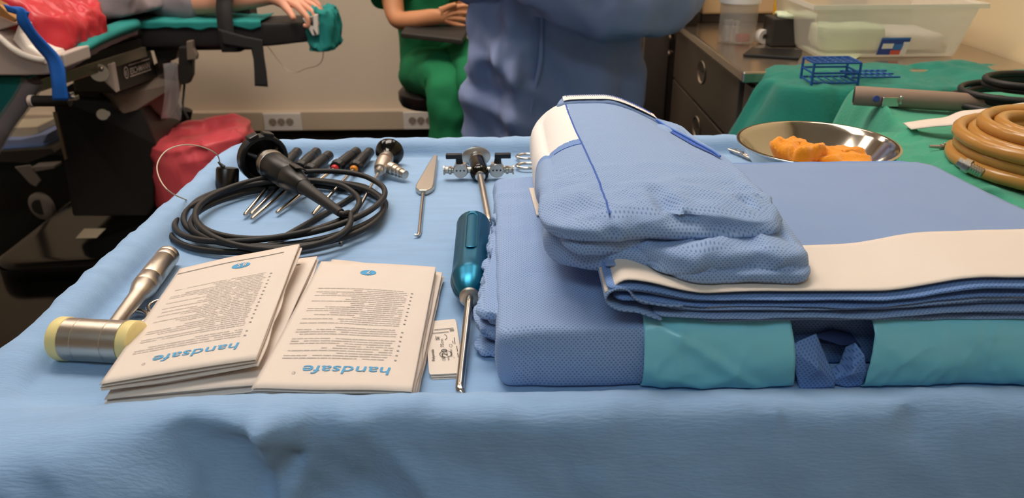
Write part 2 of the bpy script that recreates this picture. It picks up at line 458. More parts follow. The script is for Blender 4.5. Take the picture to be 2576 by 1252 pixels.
for k, (x, y, sx, sy, e, tint) in enumerate(PANELS):
    t = thing('ceiling_light', ['flush ceiling light panel above the left half of the instrument tray', 'flush ceiling light panel above the operating table', 'flush ceiling light panel beside the steel counter', 'flush ceiling light panel close to the back wall', 'added fill light panel behind the camera, out of view'][k], 'light', (x, y, H - .04), group='ceiling light panels')
    for (a, b, c, d) in ((x, y - sy / 2, sx + .06, .03), (x, y + sy / 2, sx + .06, .03), (x - sx / 2, y, .03, sy), (x + sx / 2, y, .03, sy)):
        build('frame_bar', G().box((a, b, H - .02), (c, d, .045)), 'frame_white', t, smooth=0)
    m = bpy.data.materials.new('lamp_panel'); m.use_nodes = True
    bb = m.node_tree.nodes['Principled BSDF']; bb.inputs['Base Color'].default_value = (.8, .8, .8, 1)
    bb.inputs['Emission Color'].default_value = tint; bb.inputs['Emission Strength'].default_value = e
    build('diffuser', G().box((x, y, H - .02), (sx - .03, sy - .03, .02)), m, t, smooth=0)

# ------------------------------------------------------------------ instrument table under its drape
TXL, TXR, TYN, TYF = -.425, .585, .478, 1.168
t = thing('instrument_table', 'instrument table with a raised tray rim hidden beneath the pale blue drape', 'table', (.08, .82, 0))
build('tray', G().box((.08, .823, T - .012), (TXR - TXL - .07, TYF - TYN - .07, .016)), 'brushed_steel', t, smooth=0, bevel=.003)
for sx in (TXL + .06, TXR - .06):
    for sy in (TYN + .06, TYF - .06):
        l = build('leg', G().cyl((sx, sy, .09), (sx, sy, T - .02), .014), 'brushed_steel', t)
        build('caster', G().lathe([(-.012, .03), (-.01, .04), (.01, .04), (.012, .03)], (sx, sy, .045), (1, 0, 0)), 'black_rubber', l)
g = G()
rc = .06
path = []
w, l = TXR - TXL, TYF - TYN
def seg(a, b, n): return [(a[0] + (b[0] - a[0]) * k / n, a[1] + (b[1] - a[1]) * k / n) for k in range(n)]
path += seg((TXL + rc, TYN), (TXR - rc, TYN), 420)
path += [(p.x, p.y) for p in arc((TXR - rc, TYN + rc, 0), rc, -90, 0, 14)][:-1]
path += seg((TXR, TYN + rc), (TXR, TYF - rc), 60)
path += [(p.x, p.y) for p in arc((TXR - rc, TYF - rc, 0), rc, 0, 90, 14)][:-1]
path += seg((TXR - rc, TYF), (TXL + rc, TYF), 110)
path += [(p.x, p.y) for p in arc((TXL + rc, TYF - rc, 0), rc, 90, 180, 20)][:-1]
path += seg((TXL, TYF - rc), (TXL, TYN + rc), 110)
path += [(p.x, p.y) for p in arc((TXL + rc, TYN + rc, 0), rc, 180, 270, 30)][:-1]
n = len(path)
P2 = [V((x, y, 0)) for x, y in path]
OUT = []
for i in range(n):
    q = P2[(i + 1) % n] - P2[i - 1]; OUT.append(V((q.y, -q.x, 0)).normalized())
prof = [(-.034, 0), (-.030, .001), (-.026, .006), (-.022, .013), (-.016, .019), (-.008, .0215), (0, .0215), (.007, .019), (.012, .013), (.016, .004)]
prof += [(.018 + .06 * (k / 34) ** 1.3, -.004 - .5 * (k / 34) ** 1.6) for k in range(1, 35)]
CREASE = [((360, 1052), (640, 1105), .006, .010), ((470, 1090), (560, 1252), -.005, .016), ((640, 1030), (705, 1252), .009, .012), ((620, 1040), (500, 1015), .005, .008), ((735, 1040), (650, 1066), .006, .007), ((905, 1068), (870, 1000), .004, .010),
          ((1955, 1062), (1990, 1020), .005, .009), ((1955, 1062), (1900, 1010), -.004, .008), ((2270, 1010), (2400, 985), .006, .009), ((2440, 1010), (2330, 1090), -.005, .014), ((180, 1110), (330, 1252), .006, .02), ((1160, 1060), (1500, 1110), .003, .02), ((690, 1240), (740, 1180), -.006, .008)]
CR = [(atY(*a, TYN - .018), atY(*b, TYN - .03), am, wd_) for a, b, am, wd_ in CREASE]
def crease(p):
    s = 0
    for a, b, am, wd_ in CR:
        d = V((b.x - a.x, b.z - a.z)); q = V((p.x - a.x, p.z - a.z)); L = d.length
        tt = q.dot(d) / (L * L)
        e = max(0, max(-tt, tt - 1)) * L
        dist = (d.x * q.y - d.y * q.x) / L
        if abs(dist) > 4 * wd_ or e > 4 * wd_: continue
        x = dist / wd_
        s += 1.45 * am * (math.exp(-max(0, x) ** 2 * .25) if x > 0 else math.exp(-x * x * 2)) * math.exp(-(e / wd_) ** 2)
    return s
nring = 26
for k in range(nring + 1):
    s = max(.01, (k / nring) ** .8) if k < nring else .995
    for i in range(n):
        c = V(((TXL + TXR) / 2, (TYN + TYF) / 2, 0)); p = P2[i] - OUT[i] * .035
        q = c + (p - c) * s
        wv = .0012 * fr((q.x * 1.2, q.y * 3, 0), 6, 3) + .0012 * max(0, ridge((q.x * .6, q.y * 2.2, 0), 5, 9) - .55)
        g.v.append(V((q.x, q.y, T + wv * (1 - s ** 8)))); g.uv.append((q.x, q.y))
for (o, z) in prof:
    for i in range(n):
        p = P2[i]; out = OUT[i]
        cl = (1 - sstep(-.40, -.20, p.x)) * (1 - sstep(.49, .62, p.y))          # front left corner: the cloth lies flatter there
        lip = 1 - .75 * cl
        zz = z * lip if z > 0 else z * (1 - .45 * cl)
        oo = o * (1 + (1.6 * cl if o > 0 else 0))
        q = p + out * oo
        down = sstep(.02, -.05, z)
        front = max(0, -out.y)
        co = V((q.x, q.y, T + zz))
        amp = (.35 + .65 * (1 - sstep(-.15, .15, q.x)))
        a = down * (.018 * amp * fr((q.x * 1.0 + zz * .5, q.y, zz * .7), 9, 5) + .012 * amp * max(0, ridge((q.x + zz * .6, q.y, zz * .5), 11, 2) - .4))
        rim = sstep(-.03, -.005, o)
        a2 = rim * (.0030 * fr((q.x, q.y, 0), 20, 7) + .0018 * nz((q.x, q.y, 0), 60, 3))
        if front > .5 and o > -.03: a += crease(co) * sstep(-.018, .012, o)
        co += out * a; co.z += a2 * lip
        g.v.append(co); g.uv.append((co.x, co.y + zz))
m = nring + 1 + len(prof)
for j in range(m - 1):
    for i in range(n):
        i2 = (i + 1) % n; g.f.append((j * n + i, (j + 1) * n + i, (j + 1) * n + i2, j * n + i2))
g.f.append(tuple(range(n))[::1])
solo('table_drape', g, 'drape_blue', 'pale blue sterile drape covering the instrument table, wrinkled over its front rim', 'drape', smooth=80)

# ------------------------------------------------------------------ mallet
z = .018
a, b = atT(142, 850, z), atT(352, 862, z)
ax = (b - a).normalized(); L = (b - a).length
t = thing('surgical_mallet', 'steel mallet with cream plastic striking faces lying at the left rim of the tray', 'mallet', (a.x, a.y, T))
r = .0185
build('head', G().lathe([(.012, r * .96), (.012, r), (.024, r), (.0245, r * .975), (.0255, r * .975), (.026, r), (L - .026, r), (L - .0255, r * .975), (L - .0245, r * .975), (L - .024, r), (L - .012, r), (L - .012, r * .96)], a, ax, 40), 'brushed_steel', t)
for s, e in ((0, .014), (L - .014, L)):
    pr = [(s, r * .82), (s + .002, r * .97), (s + .004, r * 1.03), (s + .012, r * 1.03), (s + .014, r * .9)]
    build('striking_face', G().lathe(pr, a, ax, 36), 'cream_plastic', t, label='cream plastic striking face')
hb = a + ax * (L * .56)
tip = atT(425, 640, .0125)
d = tip - hb; HL = d.length
build('handle', G().lathe([(r * .7, .0062), (HL * .46, .0078), (HL * .49, .0092), (HL * .56, .0118), (HL * .57, .0114), (HL * .575, .0118), (HL * .66, .0118), (HL * .665, .0112), (HL * .672, .0118), (HL * .9, .0118), (HL * .905, .0112), (HL * .912, .0118), (HL * .95, .0118), (HL * .955, .0112), (HL * .962, .0118), (HL * .99, .0115), (HL, .0105)], hb, d, 32), 'brushed_steel', t)

# ------------------------------------------------------------------ ring handled clamp under the glove packets
def ring_clamp(name, label, ringc, tipp, spread, group=None, shank='steel'):
    ringc, tipp = V(ringc), V(tipp); d = (tipp - ringc).normalized(); sd = V((d.y, -d.x, 0)).normalized()
    t = thing(name, label, 'clamp', (ringc.x, ringc.y, T), group=group)
    L = (tipp - ringc).length
    for s in (-1, 1):
        c = ringc + sd * (s * spread)
        build('finger_ring', G().tube([c + d * (.0155 * math.cos(2 * PI * k / 32)) + sd * (.0115 * math.sin(2 * PI * k / 32)) for k in range(32)], .0024, 10, closed=True), shank, t)
        pts = spline([c + d * .0155, c + d * .03 - sd * (s * spread * .25), ringc + d * (L * .55) + sd * (s * spread * .32), ringc + d * (L * .68) + sd * s * .0012, ringc + d * (L * .8) + sd * s * .0026, tipp + sd * s * .0012], 8)
        build('shank', G().tube(pts, lambda q: .0026 - .0012 * max(0, q - .6), 10), shank, t)
        build('ratchet', G().box(ringc + d * .034 + sd * (s * spread * .45), (.004, spread * .7, .003), Matrix.Rotation(math.atan2(d.y, d.x), 3, 'Z')), shank, t, smooth=0, bevel=.0005)
    build('hinge_screw', G().cyl(ringc + d * (L * .68) + V((0, 0, -.003)), ringc + d * (L * .68) + V((0, 0, .0035)), .0034), shank, t)
    return t
ring_clamp('needle_holder', 'steel ring-handled clamp half covered by the two stacks of glove packets', atT(372, 785, .005), atT(628, 985, .005), .0135)

# ------------------------------------------------------------------ glove packets
def packet(name, label, quad, thick, ntext, title=True, folds=2, seed=0, lines=True, header=False, lift=0.0):
    nl, nr, fr_, fl = [V(p) for p in quad]
    t = thing(name, label, 'glove packet', ((nl.x + fr_.x) / 2, (nl.y + fr_.y) / 2, min(nl.z, nr.z, fr_.z, fl.z) - thick), group='paper glove packets')
    def P(u, v):
        p = nl * (1 - u) * (1 - v) + nr * u * (1 - v) + fr_ * u * v + fl * (1 - u) * v
        bul = math.sin(PI * min(1, max(0, u))) ** .6 * math.sin(PI * min(1, max(0, v * .9 + .05))) ** .5
        p.z += .0022 * bul + .0008 * nz((u * 2, v * 2, seed), 1.5, seed) + lift * v * v
        return p
    W = (nr - nl).length
    gap = thick / folds
    def cross(i, n):
        pass
    us = [k / 30 for k in range(31)]
    def sheet(v):
        pts = []
        for L in range(folds + 1):
            ul = us if L % 2 == 0 else us[::-1]
            for k, u in enumerate(ul):
                p = P(u, v)
                g_ = gap * (.35 + .65 * math.sin(PI * min(1, max(0, .08 + .84 * u))) ** .5) * (1 + .15 * nz((u * 3, v * 3, L), 1, seed))
                edge = .0022 * nz((L, v * 4, seed), 1.3, 5) * (1 if 0 < v < 1 else 1)
                p.z -= L * g_
                p += (nr - nl).normalized() * (edge + (.0016 * (L % 3) - .001)) * (1 if L else 0)
                if L: p += (nl - fl).normalized() * (.0028 * math.sin(L * 2.3 + seed)) * (1 - v)
                pts.append(p)
            if L < folds:
                s = 1 if L % 2 == 0 else -1
                a = pts[-1]
                for q in (1, 2, 3):
                    aa = PI * q / 4
                    pts.append(a + (nr - nl).normalized() * (s * gap * .28 * math.sin(aa)) + V((0, 0, -gap * .18 * (1 - math.cos(aa)))))
        return pts
    rows = [sheet(j / 22) for j in range(23)]; m = len(rows[0]); g = G()
    vs = [p for r_ in rows for p in r_]; fs = [(j * m + i, j * m + i + 1, (j + 1) * m + i + 1, (j + 1) * m + i) for j in range(22) for i in range(m - 1)]
    g.add(vs, fs)
    wr = build('wrapper', g, 'glove_paper', t, smooth=70, solid=.0004)
    g = G()
    rr = random.Random(seed)
    off = .0007
    def S(u, v): q = P(u, v); q.z += off; return q
    if lines:
        nl_ = 34
        gp = G()
        for k in range(nl_):
            v = .185 + .545 * k / (nl_ - 1)
            if k % 5 == 4 and rr.random() < .5: continue
            ua = .10 if rr.random() < .35 else .10 + rr.random() * .42
            u = ua; ue = .83
            while u < ue - .02:
                wd_ = .018 + rr.random() * .06; u2 = min(ue, u + wd_); h = .0032
                c = [S(u, v), S(u2, v), S(u2, v + h), S(u, v + h)]
                gp.add(c, [(0, 1, 2, 3)]); u = u2 + .006 + (rr.random() < .06) * .03
            if k % 2 == 0:
                uc = .855
                gp.add([S(uc, v), S(uc + .017, v - .001), S(uc + .017, v + .005), S(uc, v + .006)], [(0, 1, 2, 3)])
        o = build('printed_text', gp, 'print_grey', t, smooth=0); o['kind'] = 'stuff'
    if title:
        gt = G()
        h = .232 if True else 0
        put_text(gt, 'handsafe', lambda x, y, w: S(.845 - x / w * .575, .138 - y * .068), size=1, bold=.004, shear=.06)
        build('lettering', gt, 'print_blue', t, smooth=0, label='pale blue upside-down word')
        gt = G(); cu, cv = .225, .092
        N = 14
        gt.add([S(cu + .011 * math.cos(2 * PI * k / N) * s_, cv + .009 * math.sin(2 * PI * k / N) * s_) for s_ in (1, .8) for k in range(N)], [(k, (k + 1) % N, N + (k + 1) % N, N + k) for k in range(N)])
        put_text(gt, 'R', lambda x, y, w: S(cu + .006 - x * .012, cv + .005 - y * .013))
        build('registered_mark', gt, 'print_grey', t, smooth=0)
    if ntext:
        gt = G(); cu, cv = (.455, .895) if not header else (.565, .865); N = 36; rx, ry = .068, .026
        if header: rx, ry = .075, .028
        def S2(u, v): q = P(u, v); q.z += off * .85; return q
        gt.add([S2(cu, cv)] + [S2(cu + rx * math.cos(2 * PI * k / N), cv + ry * math.sin(2 * PI * k / N)) for k in range(N)], [(0, 1 + k, 1 + (k + 1) % N) for k in range(N)])
        e = build('size_badge', gt, 'print_blue', t, smooth=0, label='blue oval badge with white %s upside down' % ntext)
        gt = G()
        put_text(gt, ntext, lambda x, y, w: S(cu + (.022 if len(ntext) == 1 else .045) - x * (.07 if len(ntext) == 1 else .062), cv + .018 - y * .048), bold=.01)
        for p in gt.v: p.z += .0004
        build('size_number', gt, 'white_paper', e, smooth=0)
    if header:
        gp = G()
        vv = .925
        gp.add([S(k / 20 * .88 + .02, vv) for k in range(21)] + [S(k / 20 * .88 + .02, vv + .005) for k in range(21)], [(k, k + 1, 22 + k, 21 + k) for k in range(20)])
        build('header_rule', gp, 'print_black', t, smooth=0)
    return t, P
# lower packets first
packet('glove_packet', 'paper glove packet under the flat one marked 7, its right edge peeping out', [atT(660, 990, .0105), atT(1043, 990, .0105), atT(1110, 684, .0105), atT(835, 653, .0105)], .0075, None, title=False, lines=False, seed=2, folds=2)
packet('glove_packet', 'flat paper glove packet marked 7, topmost of the right stack', [atT(632, 978, .0185), atT(1032, 985, .0185), atT(1094, 672, .0185), atT(808, 657, .0185)], .007, '7', seed=1, folds=2)
packet('glove_packet', 'opened paper glove packet lying under the raised one marked 8.5', [atT(262, 1005, .0125), atT(650, 968, .0125), atT(796, 645, .019), atT(470, 690, .0125)], .011, None, title=False, lines=False, header=True, seed=3, folds=4)
packet('glove_packet', 'tilted paper glove packet marked 8.5, topmost of the left stack', [atT(250, 968, .024), atT(640, 905, .026), atT(751, 614, .038), atT(452, 676, .026)], .010, '8.5', header=True, seed=4, folds=3)

# ------------------------------------------------------------------ suture packet
q = [atT(1080, 940, .0045), atT(1166, 936, .0045), atT(1146, 800, .0045), atT(1068, 808, .0045)]
t = thing('suture_packet', 'small white suture packet printed in black, under the thin shaft of the blue-handled hook', 'suture packet', (q[0].x, q[0].y, T))
def card(quad, z, n=14):
    c = [V(p) for p in quad]
    def P(u, v): p = c[0] * (1 - u) * (1 - v) + c[1] * u * (1 - v) + c[2] * u * v + c[3] * (1 - u) * v; p.z += z; return p
    return P
P = card(q, 0)
for k in range(3):
    out_ = [P(.03, 0), P(.97, 0), P(1, .02), P(1, .97), P(.96, 1), P(.04, 1), P(0, .97), P(0, .68), P(.05, .655), P(0, .63), P(0, .03)]
    build('card_leaf', G().prism([p + V((.0006 * k, -.0012 * k, -.0016 * (k + 1))) for p in out_], (0, 0, .0011)), 'white_paper', t, smooth=0)
gt = G()
def S(u, v): p = P(u, v); p.z += .0002; return p
def up(sx, u, v, hu, lv, **kw): put_text(gt, sx, lambda x, y, w: S(u - y * hu, v + x / w * lv), **kw)
up('Polyamide', .20, .22, .12, .21, bold=.012)
up('USP', .52, .22, .15, .08); up('2', .60, .30, .26, .055); up('0', .60, .365, .26, .055); up('75cm', .52, .46, .15, .15); up('EP 3', .64, .22, .07, .07)
up('3/8', .42, .60, .12, .06); up('STERILE', .75, .28, .09, .13); up('LOT', .80, .24, .05, .03)
for (u, v0, v1) in ((.90, .25, .33), (.90, .36, .46), (.80, .52, .56), (.86, .50, .62), (.30, .60, .68), (.36, .62, .64)):
    gt.add([S(u, v0), S(u + .02, v0), S(u + .02, v1), S(u, v1)], [(0, 1, 2, 3)])
for (u0, u1, v) in ((.28, .88, .80), (.20, .72, .735), (.76, .90, .775), (.76, .90, .75)):
    gt.add([S(u0, v), S(u1, v), S(u1, v + .009), S(u0, v + .009)], [(0, 1, 2, 3)])
def ringp(uc, vc, ru, rv, a0=0, a1=360, w=.82, N=20):
    vs = [S(uc + ru * s_ * math.cos(R(a0 + (a1 - a0) * k / N)), vc + rv * s_ * math.sin(R(a0 + (a1 - a0) * k / N))) for s_ in (1, w) for k in range(N + 1)]
    gt.add(vs, [(k, k + 1, N + 2 + k, N + 1 + k) for k in range(N)])
ringp(.56, .645, .09, .055, -80, 80, .85); ringp(.73, .475, .05, .03)
ringp(.545, .33, .19, .06, 0, 360, .9)
build('print', gt, 'print_black', t, smooth=0)

# ------------------------------------------------------------------ blue handled hook
a, b = atT(1191, 566, .0195), atT(1181, 748, .0195)
ax = (b - a).normalized(); L = (b - a).length
t = thing('hook_driver', 'hook with metallic blue fluted handle, steel shaft and bent tip, left of the folded drapes', 'hook', (a.x, a.y, T))
r = .0195
def flute(aa, d):
    s = math.sin(PI * min(1, max(0, (d - .004) / (L - .045)))) ** .35 if .004 < d < L - .041 else 0
    c = abs(math.cos(aa * 4)); return 1 - s * (.075 * (1 - c ** 3) * 1.0) + s * .0
pr = [(-.012, .003), (-.0105, .008), (-.007, .0125), (-.001, .0165)] + [(.004 + (L - .036) * k / 20, r) for k in range(21)] + [(L - .03, r * .97), (L - .02, r * .88), (L - .01, r * .72), (L - .002, r * .5), (L, r * .42)]
build('handle', G().lathe(pr, a, ax, 128, mod=flute, up=(.38, 0, .92)), 'anodised_blue', t, smooth=35)
# a long shallow panel on the upper face of the handle
pan = G(); pw = .0062
def PN(u, v):
    x = (u - .5) * 2 * pw; th = x / r
    p = a + ax * (.012 + v * (L * .52)) + V((ax.y * -1, ax.x, 0)).normalized() * (-(r - .0012) * math.sin(th)) + V((0, 0, 1)) * ((r - .0012) * math.cos(th) + .0011)
    return p
pan.grid(PN, 8, 12)
build('grip_panel', pan, 'anodised_blue', t)
rp = [PN(.5 + .5 * math.cos(q) * (1 if abs(math.sin(q)) < .995 else 1), 1 - .07 + .07 * math.sin(q)) for q in [PI * k / 12 for k in range(13)]] + [PN(.5 + .5 * math.cos(q), .07 + .07 * math.sin(q)) for q in [PI + PI * k / 12 for k in range(13)]]
build('panel_edge', G().tube([p + V((0, 0, .0002)) for p in rp], .0007, 6, closed=True), 'anodised_blue', t)
mk = G()
def HS(s, d): # s: angle across from the top towards the right, d: along from the far end
    nn = V((-ax.y, ax.x, 0)).normalized(); nn = nn if nn.x > 0 else -nn
    return a + ax * d + nn * ((r + .0003) * math.sin(s)) + V((0, 0, 1)) * ((r + .0003) * math.cos(s))
for (s0, d0, d1) in ((.95, .105, .107), (.95, .118, .120), (.98, .128, .130)):
    mk.add([HS(s0, d0), HS(s0 + .12, d0), HS(s0 + .12, d1), HS(s0, d1)], [(0, 1, 2, 3)])
put_text(mk, 'Inox', lambda x, y, w: HS(1.0 + y * .3, .082 + (w - x) * .012), shear=.2)
build('engraving', mk, 'anodised_mark', t, smooth=0)
build('collar', G().lathe([(L - .003, .0098), (L + .0012, .0098), (L + .0022, .0085), (L + .0022, .005)], a, ax, 32), 'brushed_steel', t)
tp = atT(1157, 968, .0045); e = b + ax * .001
sp = [e, e + (tp - e) * .35, e + (tp - e) * .7, tp, tp + V((.0005, -.006, -.0005)), tp + V((.0035, -.0105, -.0022))]
build('shaft', G().tube(sp[:4] + spline(sp[3:], 5)[1:], lambda q: .0037 if q < .72 else .0037 - .006 * max(0, q - .75), 18), 'steel', t)

# ------------------------------------------------------------------ flat handled probe
a, b, c, e = atT(1096, 396, .004), atT(1067, 478, .004), atT(1073, 484, .004), atT(1054, 590, .003)
d = (b - a).normalized(); sd = V((d.y, -d.x, 0)); L = (b - a).length
t = thing('hook_probe', 'slim steel probe with a flat tapered handle and hooked tip, middle of the tray', 'probe', (b.x, b.y, T))
if sd.x < 0: sd = -sd
poly = [a - sd * .0032, a + d * (L * .3) - sd * .0065, b - sd * .0125 - d * .012, b - sd * .0115, b - sd * .005 + d * .012, b + sd * .005 + d * .012, b + sd * .0115, b + sd * .0125 - d * .012, a + d * (L * .3) + sd * .0065, a + sd * .0032]
build('handle', G().prism([p - V((0, 0, .003)) for p in poly], (0, 0, .0075)), 'brushed_steel', t, smooth=0, bevel=.0016)
s0 = b + d * .010; dd = (e - s0)
pts = [s0, s0 + dd * .4, s0 + dd * .75, s0 + dd * .97, e + V((-.001, -.002, 0)), e + V((-.005, -.0025, .001))]
build('shaft', G().tube(pts[:3] + spline(pts[3:], 5), lambda q: .0026 - .0011 * q, 14), 'steel', t)

# ------------------------------------------------------------------ arthroscopy sheath with two stopcocks
a = atT(1196, 382, .015); b = atT(1210, 440, .014); e = atT(1230, 556, .004)
ax = (e - a).normalized(); cr = atT(1206, 427, .014)
t = thing('trocar_sheath', 'steel trocar sheath with two black-levered stopcocks, beside the white roll of the gown', 'sheath', (cr.x, cr.y, T))
LL = (e - a).length; lb = (cr - a).length
build('ribbed_cap', G().lathe([(0, .0085)] + [(.002 + k * .0022 + q * .0011, .0098 - .0012 * q) for k in range(6) for q in (0, 1)] + [(.017, .009)], a, ax, 28), 'black_plastic', t)
build('flange', G().lathe([(.0175, .012), (.018, .0205), (.0205, .0212), (.0215, .0195), (.023, .010)], a, ax, 36, sq=.72), 'brushed_steel', t)
build('hub', G().lathe([(.022, .0095), (.03, .0098), (.031, .0088), (.034, .0088), (.035, .0105), (.044, .0115), (.05, .0115)], a, ax, 28), 'steel', t)
build('dark_sleeve', G().lathe([(.044, .0122), (lb + .004, .0132), (lb + .012, .0118), (lb + .016, .0075)], a, ax, 28), 'black_gloss', t)
build('tip_ring', G().lathe([(lb + .016, .0072), (lb + .0185, .0072), (lb + .0195, .0055)], a, ax, 24), 'steel', t)
build('shaft', G().lathe([(lb + .018, .0044), (LL - .012, .0044), (LL - .004, .0040), (LL, .0030)], a, ax, 20), 'brushed_steel', t)
build('inner_tube', G().lathe([(LL - .006, .0026), (LL + .005, .0026), (LL + .007, .0018)], a, ax, 16), 'steel', t)
for s, xo in ((-1, 1159), (1, 1250)):
    c = atT(xo, 426, .014); dx = V((s, 0, 0))
    o0 = V((cr.x + s * .010, cr.y, c.z)); dist = abs(c.x - cr.x)
    build('side_arm', G().cyl(o0, (c.x, cr.y, c.z), .0042), 'brushed_steel', t)
    vb = build('valve_body', G().lathe([(-.006, .0095), (-.005, .0105), (.004, .0105), (.006, .0095)], (c.x, cr.y, c.z), (0, -1, 0), 24).box((c.x, cr.y, c.z + .007), (.015, .0105, .006)), 'brushed_steel', t)
    for k in (-1, 0, 1): build('valve_mark', G().cyl((c.x + k * .0052, cr.y - .006, c.z + .001), (c.x + k * .0052, cr.y - .0063, c.z + .001), .0013, n=12), 'black_plastic', vb)
    lv = G().cyl((c.x + s * .001, cr.y, c.z + .008), (c.x + s * .002, cr.y, c.z + .02), .0055, .0042, 14)
    lv.box((c.x + s * .0085, cr.y, c.z + .0205), (.0225, .0085, .0065))
    build('lever', lv, 'black_plastic', t, smooth=40, bevel=.0008, label='black stopcock lever')
    o1 = (c.x + s * .008, cr.y, c.z)
    build('nozzle', G().lathe([(0, .0045), (.004, .0045), (.005, .0062), (.008, .0062), (.009, .0048), (.013, .0048), (.014, .0068), (.016, .0068), (.016, .0035)], o1, dx, 20), 'brushed_steel', t)

# ------------------------------------------------------------------ clamps behind the gown
ring_clamp('ring_clamp', 'steel clamp whose finger rings show just left of the white gown roll', atT(1326, 405, .006), atT(1640, 405, .005), .022, group='clamps behind the rolled gown')
ring_clamp('ring_clamp', 'steel clamp lying between the rolled gown and the bowl, mostly hidden', atT(1800, 356, .006), atT(1900, 402, .005), .010, group='clamps behind the rolled gown')

# ------------------------------------------------------------------ arthroscope
a = atT(981, 381, .019); e = atT(855, 612, .0035)
ax = (e - a).normalized(); L = (e - a).length
t = thing('arthroscope', 'steel arthroscope with a flared black eyecup and light post, right of the black-handled row', 'arthroscope', (a.x, a.y, T))
build('eyecup', G().lathe([(.004, .014), (.0, .0205), (.0015, .0212), (.006, .0205), (.014, .014), (.020, .0085), (.026, .0078)], a, ax, 40), 'black_gloss', t)
build('ocular_block', G().lathe([(.022, .0095), (.03, .0105), (.034, .0105), (.0345, .0115), (.039, .0115), (.0395, .0100), (.044, .0100), (.0445, .0118), (.062, .0105), (.072, .0085), (.073, .0062), (.082, .0062), (.084, .0045)], a, ax, 32), 'brushed_steel', t)
build('red_mark_ring', G().lathe([(.0402, .0103), (.0428, .0103)], a, ax, 32), 'red_band', t)
lp = a + ax * .052; le = atT(1020, 440, .010); ld = le - lp; Lp = ld.length
build('light_post', G().lathe([(.006, .0062), (Lp * .3, .0066), (Lp * .32, .0088), (Lp * .5, .0088), (Lp * .52, .0074), (Lp * .66, .0078), (Lp * .68, .0064), (Lp * .8, .0072), (Lp * .82, .0058), (Lp, .0064)], lp, ld, 24), 'brushed_steel', t)
build('shaft', G().lathe([(.08, .0022), (L - .002, .0022), (L, .0019)], a, ax, 16), 'steel', t)
build('distal_window', G().cyl(a + ax * (L - .001), a + ax * (L + .0003), .0015, n=14), 'black_gloss', t)

# ------------------------------------------------------------------ five black handled blunt rods
TL = .238
def rod_tool():
    t = thing('trocar_obturator', 'x', 'obturator', group='black-handled obturators')
    g = G().lathe([(0, .0066), (.001, .0078), (.018, .0078), (.0185, .0070), (.021, .0070), (.0215, .0088), (.026, .0092), (.052, .0092), (.058, .0084), (.059, .0072), (.062, .0072)], (0, 0, 0), (1, 0, 0), 28, mod=lambda q, d: 1 - (.07 * (1 - abs(math.cos(3 * q)) ** 2) if .025 < d < .055 else 0))
    build('handle', g, 'black_plastic', t, world=False)
    g = G().lathe([(.061, .0095), (.062, .0105), (.067, .0105), (.069, .0092), (.072, .0092), (.073, .0078)], (0, 0, 0), (1, 0, 0), 36, mod=lambda q, d: 1 - .06 * (math.cos(12 * q) > .3))
    build('locking_nut', g, 'black_plastic', t, world=False)
    build('shaft', G().lathe([(.07, .0027), (TL - .004, .0027), (TL - .001, .0021), (TL, .0006)], (0, 0, 0), (1, 0, 0), 16), 'steel', t, world=False)
    build('end_hole', G().lathe([(-.0004, .0012), (-.0004, .0045), (.001, .0045)], (0, 0, 0), (1, 0, 0), 20), 'black_gloss', t, world=False)
    return t
tools = [((748, 382), (606, 552), 'obturator half hidden behind the camera coupler ring, first of the black-handled row'), ((797, 382), (612, 557), 'obturator second in the black-handled row, its tip crossing two others'), ((828, 390), (620, 561), 'obturator in the middle of the black-handled row, dark collar'),
         ((898, 381), (683, 545), 'obturator with a red ring at its black handle'), ((930, 382), (777, 550), 'obturator with an orange ring at its black handle')]
proto = rod_tool()
for k, (h, p, lab) in enumerate(tools):
    A = atT(*h, .013); B = atT(*p, .006); m_ = frame(A, B - A)
    if k == 0:
        proto.matrix_world = m_; MATX[proto] = m_; o = proto; o['label'] = lab
        for ch in o.children: MATX[ch] = m_
    else: o = copy_tree(proto, m_, lab)
    if k >= 3:
        build('colour_ring', G().lathe([(.0725, .0052), (.0755, .0060), (.0785, .0040), (.0785, .002)], (0, 0, 0), (1, 0, 0), 20), 'red_band' if k == 3 else 'orange_band', o, world=False, label='red ring' if k == 3 else 'orange ring')

# ------------------------------------------------------------------ endoscope camera with its coiled cable
a = atT(664, 400, .035); e = atT(858, 536, .0275)
ax = (e - a).normalized(); L = (e - a).length
t = thing('endoscope_camera', 'black endoscope camera head with open coupler ring lying on its coiled black cable', 'camera', (a.x, a.y, T))
build('coupler_ring', G().lathe([(-.010, .0265), (-.012, .028), (-.012, .0325), (-.010, .0342), (.002, .0342), (.004, .0325), (.004, .0285), (.002, .0265), (-.010, .0265)], a, ax, 48), 'black_plastic', t)
upv = (V((0, 0, 1)) - ax * ax.z).normalized(); sdv = ax.cross(upv)
for q in (-18, 18, 170):
    dirv = upv * math.cos(R(q)) + sdv * math.sin(R(q)); 
    mm = Matrix((ax, dirv, ax.cross(dirv))).transposed()
    build('thumb_tab', G().box(a + dirv * .0345 - ax * .004, (.016, .006, .015), mm), 'black_plastic', t, smooth=0, bevel=.002)
g = G()
for q in (60, 180, 300):
    dirv = upv * math.cos(R(q)) + sdv * math.sin(R(q)); g.cyl(a + dirv * .012 + ax * .008, a + dirv * .0285 - ax * .005, .0032, n=10)
build('spider_arm', g, 'black_plastic', t)
build('lens_mount', G().lathe([(.008, .006), (.009, .0155), (.018, .0185), (.02, .0175), (.024, .0175)], a, ax, 40), 'black_plastic', t)
build('focus_ring', G().lathe([(.022, .0190), (.023, .0202), (.0335, .0202), (.0345, .0192)], a, ax, 48, mod=lambda q, d: 1 - .02 * (math.cos(24 * q) > .5)), 'brushed_steel', t, label='silver focus ring')
